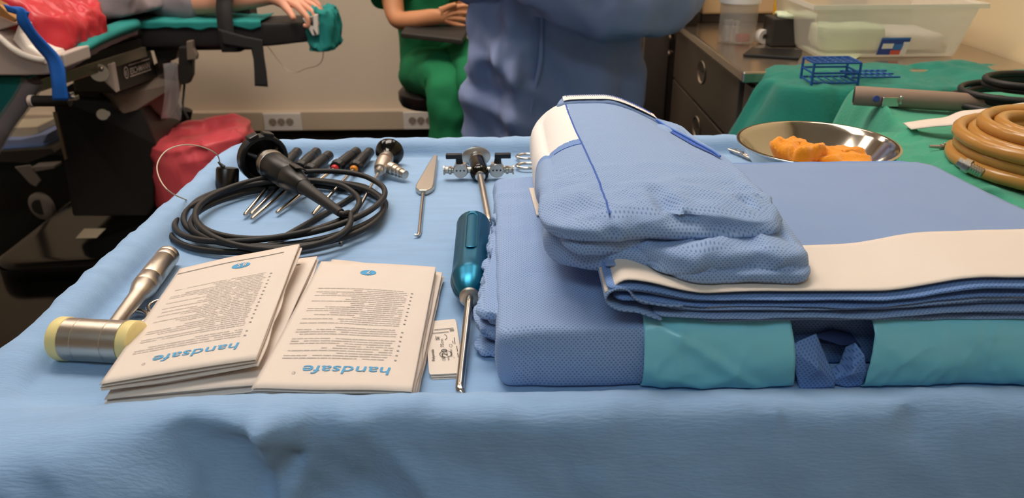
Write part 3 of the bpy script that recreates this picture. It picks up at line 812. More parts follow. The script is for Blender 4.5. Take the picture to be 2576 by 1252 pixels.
build('body', G().lathe([(.034, .0196), (.036, .0200), (.088, .0182), (.089, .0174), (.091, .0180), (.128, .0112), (.130, .0100), (.130, .0080)], a, ax, 40), 'black_plastic', t)
for q in (-12, -38):
    dirv = upv * math.cos(R(q)) + sdv * math.sin(R(q)); mm = Matrix((ax, dirv, ax.cross(dirv))).transposed()
    build('button', G().box(a + dirv * .0185 + ax * .1, (.022, .002, .008), mm), 'black_plastic', t, smooth=0, bevel=.0009)
build('strain_relief', G().lathe([(.126, .0094), (.132, .0096), (.134, .0088), (L - .004, .0054), (L, .0050), (L, .0038)], a, ax, 28), 'black_rubber', t)
cc = V((-.281, .893, 0)); c0 = V((-.283, .822, 0))
loops = 6; N = 24
rad = [.093, .108, .098, .119, .108, .125, .116, .118]
pts = [e - ax * .006, e + ax * .004]
th0 = 34 * PI / 180
for k in range(1, loops * N):
    q = k / N; th = th0 - 2 * PI * q; i = int(q); f_ = q - i
    s_ = f_ * f_ * (3 - 2 * f_)
    rr_ = rad[i] * (1 - s_) + rad[i + 1] * s_
    c_ = c0.lerp(cc, sstep(.05, .6, q))
    ox, oy = .012 * math.sin(q * 2.1 - .2) * sstep(.3, 1, q), .010 * math.sin(q * 1.7) * sstep(.3, 1, q)
    z = .0045 + .0042 * (loops - q) * (.8 + .2 * math.sin(th + i)) + .0022 * math.sin(th * 2 + i * 2.1) * sstep(.2, .6, q)
    pts.append(V((c_.x + ox + rr_ * 1.04 * math.cos(th), c_.y + oy + rr_ * .96 * math.sin(th), T + max(.0042, z * .92))))
pts += [V((-.30, .757, T + .0045)), V((-.33, .742, T + .0045)), V((-.345, .722, T + .0045))]
build('cable', G().tube(spline(pts, 5), .0036, 12), 'black_rubber', t, label='coiled black cable')

# ------------------------------------------------------------------ soaking cap on its wire
c = atT(572, 448, .016)
t = thing('camera_cap', 'dark cylindrical cap on a thin wire loop, standing left of the camera head', 'cap', (c.x, c.y, T))
build('barrel', G().lathe([(-.016, .0145), (-.0155, .0155), (.012, .0150), (.0145, .0135), (.015, .0)], c, (.1, .25, 1), 36), 'dark_steel', t)
top = atT(560, 418, .034)
build('boot', G().lathe([(-.002, .0032), (.003, .0022), (.008, .0012)], top, (-.7, .2, .7), 14), 'black_rubber', t)
ypl = top.y
wp = [top + V((-.003, .001, .003)), atY(545, 388, ypl - .01), atY(510, 370, ypl - .03), atY(465, 364, ypl - .06), atY(420, 378, ypl - .09), atY(396, 412, ypl - .12), atY(402, 450, ypl - .145), atY(430, 484, ypl - .165), atT(480, 506, .008), atT(510, 512, .006)]
build('tether', G().tube(spline(wp, 8), .0008, 8), 'trunking', t, label='thin pale wire loop')

# ------------------------------------------------------------------ bowl with gauze
c = atT(2056, 352, .062)
bx, by = c.x, c.y
t = thing('steel_bowl', 'round polished steel bowl holding orange gauze at the far right of the tray', 'bowl', (bx, by, T))
pr = [(.003, .0), (.003, .048), (.006, .058), (.03, .082), (.05, .096), (.056, .1005), (.0575, .104), (.0595, .1045), (.0605, .102), (.059, .099), (.052, .094), (.032, .079), (.010, .056), (.007, .046), (.0065, 0)]
build('bowl_body', G().lathe(pr, (bx, by, T), (0, 0, 1), 64), 'bowl_steel', t, smooth=60)
def gz(quad, z, h, sd_, lab):
    g = G().pillow(quad, lambda x, y: T + z, lambda x, y: T + z + h * (1 + .45 * fr((x, y, 0), 30, sd_)), .006, 70, 10, 6, 2, disp=lambda p, o, k: p + o * .004 * fr(p, 60, sd_) + V((0, 0, .004 * ridge(p, 45, sd_) if k != 'bot' else 0)), corner=.008)
    solo('gauze_swab', g, 'orange_gauze', lab, 'gauze', group='orange gauze swabs in the bowl', smooth=60)
def gq(cx, cy, w, l, an):
    return [(bx + cx + math.cos(an) * x * w - math.sin(an) * y * l, by + cy + math.sin(an) * x * w + math.cos(an) * y * l) for x, y in ((-.5, -.5), (.5, -.5), (.5, .5), (-.5, .5))]
gz(gq(.005, -.015, .085, .06, -.2), .010, .026, 1, 'orange gauze swab lying flat and lowest in the steel bowl')
gz(gq(-.025, -.004, .042, .05, .5), .036, .024, 2, 'peaked orange gauze swab highest in the steel bowl, on the left of the heap')
gz(gq(.03, -.02, .055, .04, -.5), .034, .014, 3, 'orange gauze swab sloping down on the right of the heap in the steel bowl')
# ------------------------------------------------------------------ lower folded gown with teal film
def cloth(amp, sc, seed=0, rid=0.0, yw=None):
    def f(p, o, k):
        w = 1.0
        if yw: w = yw(p)
        if k == 'bot': w *= .2
        d = fr(p, sc, seed) * amp * w
        if rid: d += rid * w * max(0, ridge((p.x * .7, p.y, p.z * 1.6), sc * .9, seed + 3) - .35)
        dirv = V((o.x, o.y, 0)) if k == 'side' else V((0, 0, 1))
        return p + dirv * d
    return f
t = thing('folded_drape', 'lowest folded blue drape with a glossy teal film front, right half of the tray', 'folded drape', (.2, .7, T))
def ztA(x, y): return T + .056 - .004 * (1 - sstep(-.02, .03, x)) + .001 * nz((x, y, 0), 12)
build('blue_section', G().pillow([(-.006, .5295), (.118, .5305), (.118, .874), (-.014, .884)], T + .002, ztA, .007, 340, 26, 12, 2, cloth(.0020, 16, 1, .002), .005, .6), 'gown_dots', t, smooth=70)
build('film_body', G().pillow([(.112, .556), (.50, .556), (.475, .868), (.112, .868)], T + .002, T + .05, .006, 160, 12, 8, 2, cloth(.002, 20, 2), .01), 'gown_dots_deep', t, smooth=70)
build('lower_edge_sheet', G().pillow([(.40, .565), (.515, .575), (.50, .78), (.44, .78)], T + .044, T + .05, .003, 120, 8, 6, 2, cloth(.0022, 40, 5, .002), .006), 'gown_dots', t, smooth=70)
def film(x0, x1, seed, slant0=0, slant1=0):
    prof_ = [(.540, .0015), (.524, .0025), (.5195, .006), (.5175, .014), (.517, .026), (.518, .038), (.5215, .047), (.529, .0545), (.540, .0582), (.56, .0590), (.58, .0592), (.60, .0592)]
    pr = spline([V((0, y, z)) for y, z in prof_], 4)
    g = G()
    def fn(u, v):
        q = v * (len(pr) - 1); i = min(len(pr) - 2, int(q)); p = pr[i].lerp(pr[i + 1], q - i)
        xa = x0 + slant0 * (p.z - .028); xb = x1 + slant1 * (p.z - .028)
        x = xa + (xb - xa) * u
        d = .0032 * fr((x, p.y, p.z * 1.3), 15, seed) + .0060 * max(0, ridge((x * .8 + p.z * 1.1, p.y, p.z * .5), 18, seed + 4) - .5) + .004 * max(0, ridge((x * 1.5 - p.z * .6, p.y, p.z), 26, seed + 9) - .7)
        d *= sstep(0, .12, v) * (1 - .4 * sstep(.8, 1, v))
        return V((x, p.y - d * (1 if p.z < .05 else .3), T + p.z + (max(d, -.0004) * .6 + .0016 * sstep(.045, .058, p.z) if p.z > .045 else 0)))
    g.grid(fn, int((x1 - x0) * 420), 44)
    return g
build('teal_film', film(.103, .222, 3, 0, -.12), 'teal_film', t, smooth=80, solid=.0005)
build('teal_film', film(.281, .508, 6, .05, 0), 'teal_film', t, smooth=80, solid=.0005)
def flap(pts, name, seed):
    # fan of a polygon given as (px, py, distance)
    w_ = [atY(a, b, y) for a, b, y in pts]; c = sum(w_, V()) / len(w_) + V((0, -.004, 0)); g = G()
    N = 10; rim = []
    for i in range(len(w_)):
        for k in range(N): rim.append(w_[i].lerp(w_[(i + 1) % len(w_)], k / N))
    m = len(rim); vs = []; K = 8
    for j in range(K + 1):
        for p in rim:
            q = c.lerp(p, 1 - j / K * .98); q = q + V((0, -.0006 * fr(q, 30, seed) - .005 * (j / K) ** 2, 0)); vs.append(q)
    g.add(vs, [(j * m + i, j * m + (i + 1) % m, (j + 1) * m + (i + 1) % m, (j + 1) * m + i) for j in range(K) for i in range(m)] + [tuple(K * m + i for i in range(m))], [(p.x, p.z) for p in vs])
    return build(name, g, 'shade_navy' if name == 'opening_shade' else 'gown_dots_deep', t, smooth=70, solid=.0008)
flap([(1986, 872, .523), (2010, 856, .528), (2052, 838, .538), (2078, 900, .530), (2104, 955, .522), (2098, 974, .521), (2012, 980, .522)], 'blue_flap', 1)
flap([(2086, 962, .523), (2076, 935, .530), (2112, 915, .533), (2128, 872, .536), (2152, 862, .530), (2174, 892, .521), (2180, 935, .520), (2168, 968, .522), (2130, 974, .522)], 'blue_flap', 2)
flap([(2040, 846, .538), (2095, 826, .546), (2140, 838, .545), (2166, 872, .538), (2120, 870, .543), (2070, 862, .545)], 'opening_shade', 3)  # navy sheet paints the shade inside the hole between the flaps
for k in range(5):
    zb = .003 + k * .0105
    build('fold_edge', G().pillow([(-.026 + .005 * nz((k, 0, 0), .7, 3), .572 + .014 * (k % 2)), (.02, .56), (.0, .82), (-.027 + .003 * k, .775 + .012 * (k % 3))], T + zb * .9, T + zb * .9 + .0068, .0025, 170, 6, 8, 2, lambda p, o, kk, k=k: (p + V((o.x, o.y, 0)) * (.006 * fr(p, 40, 10 + k) + .004 * max(0, ridge(p, 38, k) - .3))) if kk == 'side' else p, .004), 'gown_dots', t, smooth=70)

# white label card
q = [atT(1350, 541, .0575), atT(1400, 541, .0575), atT(1385, 473, .0575), atT(1331, 473, .0575)]
t = thing('label_card', 'small white card with a black diamond tucked under the rolled gown', 'card', (q[0].x, q[0].y, q[0].z))
build('sheet', G().prism([p - V((0, 0, .0008)) for p in q], (0, 0, .0012)), 'white_paper', t, smooth=0)
P = card(q, .0007); g = G()
dm = [(.22, .5), (.5, .86), (.78, .5), (.5, .14)]
g.add([P(.5 + (u - .5) * s_, .5 + (v - .5) * s_) for s_ in (1, .86) for u, v in dm], [(k, (k + 1) % 4, 4 + (k + 1) % 4, 4 + k) for k in range(4)])
put_text(g, 'i', lambda x, y, w: P(.36 + x * .2, .38 + y * .3))
build('print', g, 'print_black', t, smooth=0)

# ------------------------------------------------------------------ middle folded drape with white paper strip
def ztB(x, y):
    near = 1 - sstep(.56, .72, y)
    sag = sstep(.085, .15, x) * (1 - sstep(.28, .36, x))
    return T + .0955 - .011 * sag * near - .008 * sstep(.6, .8, y) - .012 * sstep(.8, .875, y) + .0006 * nz((x, y, 0), 20)
t = thing('paper_topped_drape', 'middle folded blue drape topped by a white paper strip, under the rolled gown', 'folded drape', (.26, .7, T + .056))
NL = 8
for k in range(NL):
    f0, f1 = k / NL, (k + .86) / NL
    zf0 = lambda x, y, f=f0: T + .0585 + (ztB(x, y) - T - .0585) * f + .0006 * nz((x * 2, k, 0), 12, k)
    zf1 = lambda x, y, f=f1: T + .0585 + (ztB(x, y) - T - .0585) * f + .0006 * nz((x * 2, k, 0), 12, k)
    xl = (.150, .128, .112, .120, .098, .082, .076, .074)[k]
    yn = .530 + .004 * math.sin(k * 2.4) - .006 * (k / NL)
    build('cloth_layer', G().pillow([(xl, yn), (.50 - .006 * (k % 3), yn - .001), (.462, .868), (xl + .004, .868)], zf0, zf1, .0035, 260, 7, 6, 1, lambda p, o, kk, k=k: p + (o * (.0035 * fr((p.x, p.y, k), 9, k) + .0012 * nz((p.x, k, 0), 45)) if kk != 'bot' else V()), .006), ('gown_dots', 'gown_dots_deep')[k % 2], t, smooth=70)
build('top_sheet', G().grid(lambda u, v: (lambda x, y: V((x, y, ztB(x, y) + .0022 - (.012 * sstep(.9, 1, v)) + .0004 * fr((x, y, 0), 25))))(.074 + (.462 - .074) * u + .03 * (1 - v) * u * .6, .55 + .328 * v), 90, 80, (.39, .33)), 'gown_smooth', t, smooth=80, solid=.0006)
def wp_(u, v):
    x = .0705 + .415 * u; far = .592 + .022 * u
    y = .5225 + (far - .5225) * v + .002 * nz((x * 3, 1, 0), 4) * (1 - v)
    z = ztB(max(x, .078), y) + .0038 + .0006 * fr((x, y, 0), 14)
    z -= .011 * (1 - sstep(0, .02, x - .0705)) ** 2
    return V((x, y, z))
build('paper_strip', G().grid(wp_, 120, 16), 'white_paper', t, smooth=80, solid=.001, label='white paper strip')
nb = G()
nb.grid(lambda u, v: V((.150 + .075 * u, .5245 + .004 * v, T + .074 + .0012 * math.sin(u * 5) - .0004)), 20, 4)
build('inner_paper', nb, 'white_paper', t, smooth=80, solid=.0009)
nb = G(); nb.grid(lambda u, v: V((.335 + .13 * u, .5235 + .004 * v, T + .079 + .001 * math.sin(u * 4))), 20, 4)
build('inner_paper', nb, 'white_paper', t, smooth=80, solid=.0012)
pts = [V((.115, 0, .0655)), V((.098, 0, .072)), V((.080, 0, .0755)), V((.0715, 0, .082)), V((.073, 0, .0895)), V((.080, 0, .0935)), V((.088, 0, .0915)), V((.094, 0, .084)), V((.110, 0, .0795)), V((.13, 0, .0775))]
sp = spline(pts, 6)
build('nose_fold', G().grid(lambda u, v: (lambda p: V((p.x, .519 + .09 * v + .0015 * nz((p.x, p.z, v), 60), T + p.z)))(sp[min(len(sp) - 1, int(u * (len(sp) - 1) + .5))]), len(sp) - 1, 12, (.12, .09)), 'gown_dots', t, smooth=80, solid=.0012)

# ------------------------------------------------------------------ rolled gown on top
t = thing('rolled_gown', 'bulky folded blue gown with a white lining roll, topmost on the folded drapes', 'gown', (.12, .74, T + .096))
GQ = [(.040, .566), (.206, .578), (.192, .925), (.038, .938)]
def zg1(x, y):
    u = (x - .04) / .16; v = (y - .57) / .37
    return T + .137 + .004 * math.sin(PI * min(1, max(0, u))) - .006 * max(0, v) - .024 * sstep(.45, 1, u) * sstep(.35, 1.0, v) - .006 * (1 - sstep(0, .12, v)) - .004 * sstep(.75, 1, u) - (.010 + .034 * sstep(.2, .75, v)) * (1 - math.sqrt(max(0, 1 - min(1, max(0, (.074 - x) / .042)) ** 2)))
def zg0(x, y):
    u = (x - .04) / .16; v = (y - .57) / .37
    return T + .1145 - .0545 * sstep(.15, .6, v) * (1 - sstep(.2, .8, u)) - .006 * v
def gpx(px, py):
    a_ = at(px, py, T + .132)
    return a_ if a_.y > .568 else atY(px, py, .560)
VAL = [([(1372, 562), (1416, 547), (1456, 549), (1503, 559), (1531, 578)], .005, .006), ([(1384, 592), (1440, 588), (1488, 584), (1535, 578)], .004, .005),
       ([(1650, 508), (1695, 545), (1743, 560), (1800, 574), (1880, 578), (1950, 576)], .006, .008), ([(1875, 508), (1919, 534), (1943, 556), (1951, 578)], .005, .006),
       ([(1540, 575), (1600, 566), (1680, 560), (1740, 562)], .003, .006), ([(1905, 500), (1935, 522), (1960, 548)], .003, .005)]
VAL = [([gpx(*q) for q in l], a_, w_) for l, a_, w_ in VAL]
def gdisp(p, o, k):
    y = p.y; near = 1 - sstep(.60, .72, y)
    a = .0012 * fr(p, 12, 3) + near * (.0045 * fr((p.x * .8, p.y * 1.3, p.z * 2), 22, 5) + .0055 * max(0, ridge((p.x * .55 + p.y * .3, p.y, p.z * 1.6), 21, 8) - .5))
    rt = sstep(.16, .2, p.x) * near
    if near > 0:
        for l, am, wd_ in VAL:
            dd, sd2 = polydist(p, l)
            if dd < 3 * wd_: a += -am * math.exp(-(dd / wd_) ** 2 * (2.2 if sd2 < 0 else .8)) + .35 * am * math.exp(-((dd - 1.6 * wd_) / wd_) ** 2)
    a += rt * .004 * fr(p, 45, 9)
    d = V((o.x, o.y, 0)) if k == 'side' else V((0, 0, 1))
    if k == 'bot': a *= .2
    return p + d * a
args = (GQ, zg0, zg1, .015, 420, 40, 16, 2, gdisp, .022, .8)
SEAMX = lambda y: .0665 + .010 * (1 - sstep(.56, .94, y))
iswhite = lambda c: c.x < SEAMX(c.y) and c.y > .772
istrim = lambda c: c.x < SEAMX(c.y) and .752 < c.y <= .772
isside = lambda c: c.x < SEAMX(c.y) and c.y <= .752
build('main_panel', G().pillow(*args, keep=lambda c: c.x >= SEAMX(c.y)), 'gown_dots', t, smooth=80)
build('side_panel', G().pillow(*args, keep=isside), 'gown_dots', t, smooth=80)
build('white_lining_panel', G().pillow(*args, keep=iswhite), 'white_lining', t, smooth=80, label='white lining roll')
build('binding', G().pillow(*args, keep=istrim), 'gown_dots_deep', t, smooth=80)
def gz_(x, y): return gdisp(V((x, y, zg1(x, y))), V((0, 0, 1)), 'top')
build('seam', G().tube([gz_(SEAMX(y), y) for y in [.562 + .374 * k / 90 for k in range(91)]], .0009, 6), 'gown_seam', t)
build('seam', G().tube([gz_(SEAMX(.752) - .028 * k / 16, .752) + V((0, 0, .0001)) for k in range(17)], .0006, 6), 'gown_seam', t)
# folded collar strip along the far edge
build('collar_fold', G().pillow([(.058, .928), (.180, .912), (.176, .938), (.066, .956)], lambda x, y: zg1(x, min(y, .93)) - .006, lambda x, y: zg1(x, min(y, .93)) + .003, .003, 160, 8, 8, 1, cloth(.0012, 40, 4), .006), 'gown_smooth', t, smooth=80)
build('collar_lining', G().grid(lambda u, v: (lambda x, y: V((x, y, zg1(x, min(y, .93)) + .0052)))(.064 + .112 * u, .927 - .014 * u + .022 * v), 40, 4), 'white_lining', t, smooth=80)
zzp = []
for k in range(81):
    u = k / 80; x = .068 + .104 * u; y = .927 - .014 * u + .022 * (.62 if k % 2 else 1.0); zzp.append(V((x, y, zg1(x, min(y, .93)) + .0057)))
build('zigzag_stitch', G().tube(zzp, .0004, 5), 'gown_seam', t)
# shade of the gap on the right, painted as a dark sheet over the cloth
sl = G()
def SL(u, v):
    x = .172 + (.201 - .172) * u ** .8; y = .900 + (.715 - .900) * u
    w_ = .006 * math.sin(PI * u) ** .7 + .0006
    p = gz_(x, y); return p + V((1, .25, 0)) * (w_ * (v - .5)) + V((0, 0, .0030 - .0014 * u))
sl.grid(SL, 40, 4)
build('slit_shade', sl, 'gown_seam', t, smooth=80)
build('slit_edge', G().tube([SL(k / 40, 1) + V((0, 0, .0012)) for k in range(41)], .0012, 6), 'gown_trim', t)
# folds beneath, seen at the front
def fold(name, q, a, b, r_, seed, am, ri, m_='gown_dots', cor=.012, n_=240):
    build(name, G().pillow(q, a, b, r_, n_, 10, 12, 2, cloth(am, 26, seed, ri), cor, .8), m_, t, smooth=80)
zb = lambda x, y: ztB(x, y) + .005
fold('cloth_fold', [(.050, .566), (.212, .580), (.190, .88), (.058, .90)], lambda x, y: T + .102 - .02 * sstep(.65, .8, y) * (1 - sstep(.08, .14, x)), lambda x, y: T + .1175, .009, 21, .004, .005)
fold('cloth_fold', [(.036, .588), (.128, .553), (.118, .80), (.042, .82)], lambda x, y: T + .083 - .018 * sstep(.6, .75, y) * (1 - sstep(.07, .12, x)), lambda x, y: T + .1115 - .004 * sstep(.05, .12, x), .009, 22, .003, .003)
fold('cloth_fold', [(.118, .548), (.224, .545), (.205, .80), (.112, .80)], zb, lambda x, y: T + .1145 - .004 * sstep(.2, .23, x), .010, 23, .004, .008)
fold('cloth_fold', [(.128, .539), (.226, .538), (.210, .72), (.128, .72)], zb, lambda x, y: ztB(x, y) + .016, .008, 27, .003, .003)
fold('cloth_fold', [(.108, .552), (.166, .541), (.160, .62), (.110, .62)], lambda x, y: ztB(x, y) + .008, lambda x, y: T + .114 - .02 * sstep(.14, .17, x), .007, 25, .003, .004, n_=160)

# ------------------------------------------------------------------ green draped table on the right with its load
ZG = .03
def green(u, v):
    y = .70 + .78 * v
    xr = .585 + .045 * sstep(.82, 1.42, y)
    if u < .45:
        q = u / .45                                     # 0 = outer foot of the slope, 1 = ridge
        inn = 1 - sstep(1.12, 1.2, y)
        x = xr - .075 * (1 - q) + .012 * fr((q * .5, y, 0), 7, 4) * (1 - q)
        zin = ZG * sstep(0, 1, q) ** .8 + .0265 * (1 - sstep(0, .75, q)) * 0 + .0 
        zin = max(zin, .0235 * sstep(.0, .18, q))
        zout = ZG - .34 * (1 - q) ** 1.5
        z = zin * inn + zout * (1 - inn)
        z += .009 * fr((x * .6, y * 1.6, 0), 12, 6) * sstep(.1, .5, q) + .008 * max(0, ridge((x * .4 + y * .2, y, 0), 11, 8) - .3) * sstep(.2, .6, q)
        if inn > .5: z = max(z, .0255 if q > .12 else .004)
    else:
        q = (u - .45) / .55; x = xr + (1.12 - xr) * q ** 1.2; z = ZG + .004 * fr((x, y, 0), 9, 6) + .006 * math.exp(-((x - xr) / .03) ** 2) * (.5 + nz((y, 0, 0), 9, 2))
    z += .011 * math.sin(y * 46 + 2.5 * nz((y, 0, 0), 6)) * sstep(.0, .35, u) * (1 - sstep(.40, .52, u)) * sstep(1.16, 1.26, y)
    far = sstep(.88, 1, v)
    z -= .10 * far * far
    return V((x, y, T + z))
solo('green_drape', G().grid(green, 110, 150), 'green_light', 'light green cloth draped over the side table on the right, under the amber hose', 'drape', smooth=80, solid=.002)
t = thing('side_table', 'side table hidden under the light green cloth', 'table', (.9, 1.1, 0))
build('top', G().box((.875, 1.10, T + .008), (.46, .60, .024)), 'brushed_steel', t, smooth=0, bevel=.003)
for sx in (.69, 1.07):
    for sy in (.84, 1.36): build('leg', G().cyl((sx, sy, 0), (sx, sy, T), .013), 'brushed_steel', t)
# amber hose
hc = V((.703, .952, T + ZG + .006)); pts = []
seq = [(0, .121), (0, .103), (0, .085), (0, .067), (1, .060), (1, .078), (1, .096), (1, .114), (2, .118), (2, .100), (2, .082), (2, .064), (3, .072), (3, .092)]
N = 28
for i, (ly, rr_) in enumerate(seq):
    nx = seq[min(i + 1, len(seq) - 1)]
    for k in range(N):
        f_ = k / N; s_ = sstep(.6, 1, f_); rr2 = rr_ * (1 - s_) + nx[1] * s_; zz = (ly * (1 - s_) + nx[0] * s_) * .0145
        a_ = 2 * PI * f_; pts.append(hc + V((rr2 * math.cos(a_ + 2.5), rr2 * math.sin(a_ + 2.5), .0095 + zz)))
t = thing('amber_hose', 'coiled amber rubber hose on the light green cloth at the right edge', 'hose', hc)
build('hose_coil', G().tube(pts, .0088, 14), 'hose_amber', t)
c = atT(2436, 418, .062)
cd = V((.6, -.75, -.25)).normalized()
build('hose_connector', G().lathe([(-.012, .006), (-.006, .006), (-.005, .0085), (.002, .0085), (.003, .006)] + [(.004 + k * .003 + q, (.0062, .0048)[q > 0]) for k in range(5) for q in (0, .0022)], c, cd, 18), 'brushed_steel', t, label='ribbed metal hose connector')
# black cable coil
cc = V((.865, 1.255, T + ZG + .006)); pts = []
for k in range(5 * 26):
    a_ = 2 * PI * k / 26; q = k / 26
    rr_ = .125 - .011 * q + .008 * math.sin(q * 3)
    pts.append(cc + V((rr_ * 1.1 * math.cos(a_) + .006 * math.sin(q * 2), rr_ * .8 * math.sin(a_), .006 + .009 * q)))
solo('black_cable', G().tube(spline(pts, 3), .0052, 10), 'black_rubber', 'coiled black cable behind the amber hose on the light green cloth', 'cable')
# grey tube
a, b = atT(2148, 240, ZG + .020), atT(2500, 262, ZG + .020)
t = thing('grey_tube', 'long greyish-brown cylindrical instrument sleeve on the far part of the light green cloth', 'tube', (a.x, a.y, T + ZG))
d = (b - a).normalized()
build('sleeve', G().lathe([(.002, .0125), (0, .0155), (.008, .0162), (.22, .0150), (.222, .0135), (.30, .0135)], a, d, 32), 'tube_grey', t)
build('mouth', G().cyl(a - d * .0006, a + d * .002, .0118), 'machine_dark', t)
c = a + d * .05 + V((.0, -.017, -.003)); build('clip', G().box(c, (.028, .006, .016)).cyl(c + V((.016, -.002, -.004)), c + V((.016, -.002, .01)), .003), 'steel', t, smooth=30, bevel=.001)
c = a + d * .028 + V((0, -.0155, .0)); build('blue_button', G().cyl(c, c + V((0, -.004, .001)), .005), 'card_blue', t)
# white sheet and steel tool
w0 = [atT(2292, 327, ZG + .012), atT(2350, 320, ZG + .018), atT(2400, 316, ZG + .022), atT(2440, 303, ZG + .03), atT(2500, 299, ZG + .034), atT(2600, 285, ZG + .04)]
sp = spline(w0, 6)
solo('white_strip', G().grid(lambda u, v: sp[int(u * (len(sp) - 1) + .5)] + V((.004 * v, .034 * v, .001 + .006 * v * u)), len(sp) - 1, 4), 'white_paper', 'bent white paper strip between the black cable and the amber hose', 'paper', smooth=80, solid=.0012)
a, b = atT(2338, 368, ZG + .010), atT(2424, 372, ZG + .010)
t = thing('steel_handpiece', 'short slim steel instrument pointing to the amber hose on the green cloth', 'instrument', (a.x, a.y, T + ZG)); d = b - a; L = d.length
build('barrel', G().lathe([(0, .0022), (L * .3, .0026), (L * .32, .0042), (L * .72, .0042), (L * .74, .003), (L, .003)], a, d, 16), 'brushed_steel', t)
build('lever', G().box(a + d * .55 + V((0, 0, .005)), (L * .3, .004, .0025), Matrix.Rotation(math.atan2(d.y, d.x), 3, 'Z')), 'steel', t, smooth=0, bevel=.0006)

# ------------------------------------------------------------------ dark green drape on the trolley behind
def zdg(x, y): return T + .018 + .012 * fr((x * 1.2, y, 0), 7, 8)
def ddg(p, o, k):
    if k == 'side':
        dn = sstep(T, T - .4, p.z)
        return p + V((o.x, o.y, 0)) * (.02 * fr((p.x, p.y, p.z * .4), 9, 8) + .10 * sstep(T + .02, T - .35, p.z) + .02 * max(0, ridge((p.x * 1.4, p.y * 1.4, p.z * .3), 8, 3)))
    return p + V((0, 0, .006 * fr(p, 16, 5) if k == 'top' else 0))
solo('dark_green_drape', G().pillow([(.54, 1.50), (1.13, 1.50), (1.13, 1.70), (.575, 1.69)], T - .55, zdg, .035, 260, 14, 24, 2, ddg, .05, .45), 'green_dark', 'dark green cloth heaped over the near end of the steel counter', 'drape', smooth=80)
# blue wire rack
A_ = atT(2062, 216, .03)
t = thing('wire_rack', 'small blue wire tube rack standing on the dark green cloth', 'rack', (A_.x, 1.53, T + .02))
rx0, rx1, ry0, ry1, rz0, rz1 = A_.x, A_.x + .09, 1.50, 1.56, T + .026, T + .064
fr0 = G()
for z in (rz0, (rz0 + rz1) / 2, rz1): fr0.tube([(rx0, ry0, z), (rx1, ry0, z), (rx1, ry1, z), (rx0, ry1, z)], .0022, 6, closed=True)
build('rim_wire', fr0, 'rack_blue', t)
for x in (rx0, rx1):
    for y in (ry0, ry1): build('post', G().cyl((x, y, rz0 - .004), (x, y, rz1), .0026, n=8), 'rack_blue', t)
for k in range(1, 6):
    x = rx0 + (rx1 - rx0) * k / 6
    for z in (rz0, rz1): build('cross_wire', G().cyl((x, ry0, z), (x, ry1, z), .0014, n=6), 'rack_blue', t)
for k in range(1, 4):
    y = ry0 + (ry1 - ry0) * k / 4
    build('long_wire', G().cyl((rx0, y, rz1), (rx1, y, rz1), .0014, n=6), 'rack_blue', t)
for k in range(7): build('cross_wire', G().cyl((rx1 + .012 * k, ry0 + .02, rz0 + .008), (rx1 + .012 * k, ry1 + .02, rz0 + .008), .0013, n=6), 'rack_blue', t)
for y in (ry0 + .02, ry0 + .05, ry1 + .02): build('long_wire', G().cyl((rx1 - .005, y, rz0 + .006), (rx1 + .09, y, rz0 + .006), .002, n=6), 'rack_blue', t)
# ------------------------------------------------------------------ steel counter with drawers
CX, CY0, CY1, CZ = .497, 1.66, 2.53, .90
t = thing('steel_counter', 'long steel counter with drawers along the right wall', 'counter', (.8, 2.1, 0))
build('worktop', G().box((.815, (CY0 + CY1) / 2, CZ - .012), (.636, CY1 - CY0, .024)), 'counter_steel', t, smooth=0, bevel=.004)
build('carcass', G().box((.835, (CY0 + CY1) / 2, .47), (.60, CY1 - CY0 - .02, .80)), 'cabinet_steel', t, smooth=0, bevel=.002)
build('plinth', G().box((.85, (CY0 + CY1) / 2, .035), (.55, CY1 - CY0 - .04, .07)), 'baseboard_dark', t, smooth=0)
for k, (za, zb_) in enumerate(((.715, .862), (.562, .709), (.409, .556), (.256, .403), (.085, .250))):
    d_ = build('drawer', G().box((.528, 2.115, (za + zb_) / 2), (.018, .72, zb_ - za)), 'cabinet_steel', t, smooth=0, bevel=.0025)
    cz = (za + zb_) / 2 + .018
    N = 28; rim = [(math.cos(2 * PI * q / N), math.sin(2 * PI * q / N)) for q in range(N)]
    yc = 2.105
    g = G()
    lv = [(.5178, 1.0), (.5155, .93), (.5178, .84), (.5195, .80)]
    g.add([V((x, yc + .046 * s_ * c_, cz + .031 * s_ * n_)) for x, s_ in lv for c_, n_ in rim], [(i * N + q, i * N + (q + 1) % N, (i + 1) * N + (q + 1) % N, (i + 1) * N + q) for i in range(3) for q in range(N)] + [tuple(3 * N + q for q in range(N))])
    build('recessed_handle', g, 'brushed_steel', d_, smooth=40)
    g = G(); g.add([V((.5172, yc + .036 * c_, cz + .014 + .0145 * n_)) for c_, n_ in rim], [tuple(range(N))])
    build('handle_hollow', g, 'machine_dark', d_, smooth=0)
for z in (.835, .785):
    c = V((.517, 2.50, z)); build('latch_knob', G().lathe([(0, .008), (.006, .010), (.012, .011), (.016, .007)], c, (-1, 0, 0), 18), 'steel', t)
build('end_panel', G().box((.53, 1.69, .47), (.02, .05, .79)), 'cabinet_steel', t, smooth=0, bevel=.002)
t = thing('tall_cabinet', 'tall brown steel cabinet beyond the far end of the steel counter', 'cabinet', (.78, 2.9, 0))
build('body', G().box((.785, 2.88, .98), (.70, .64, 1.92)), 'cabinet_brown', t, smooth=0, bevel=.004)
build('plinth', G().box((.785, 2.88, .02), (.66, .60, .04)), 'baseboard_dark', t, smooth=0)
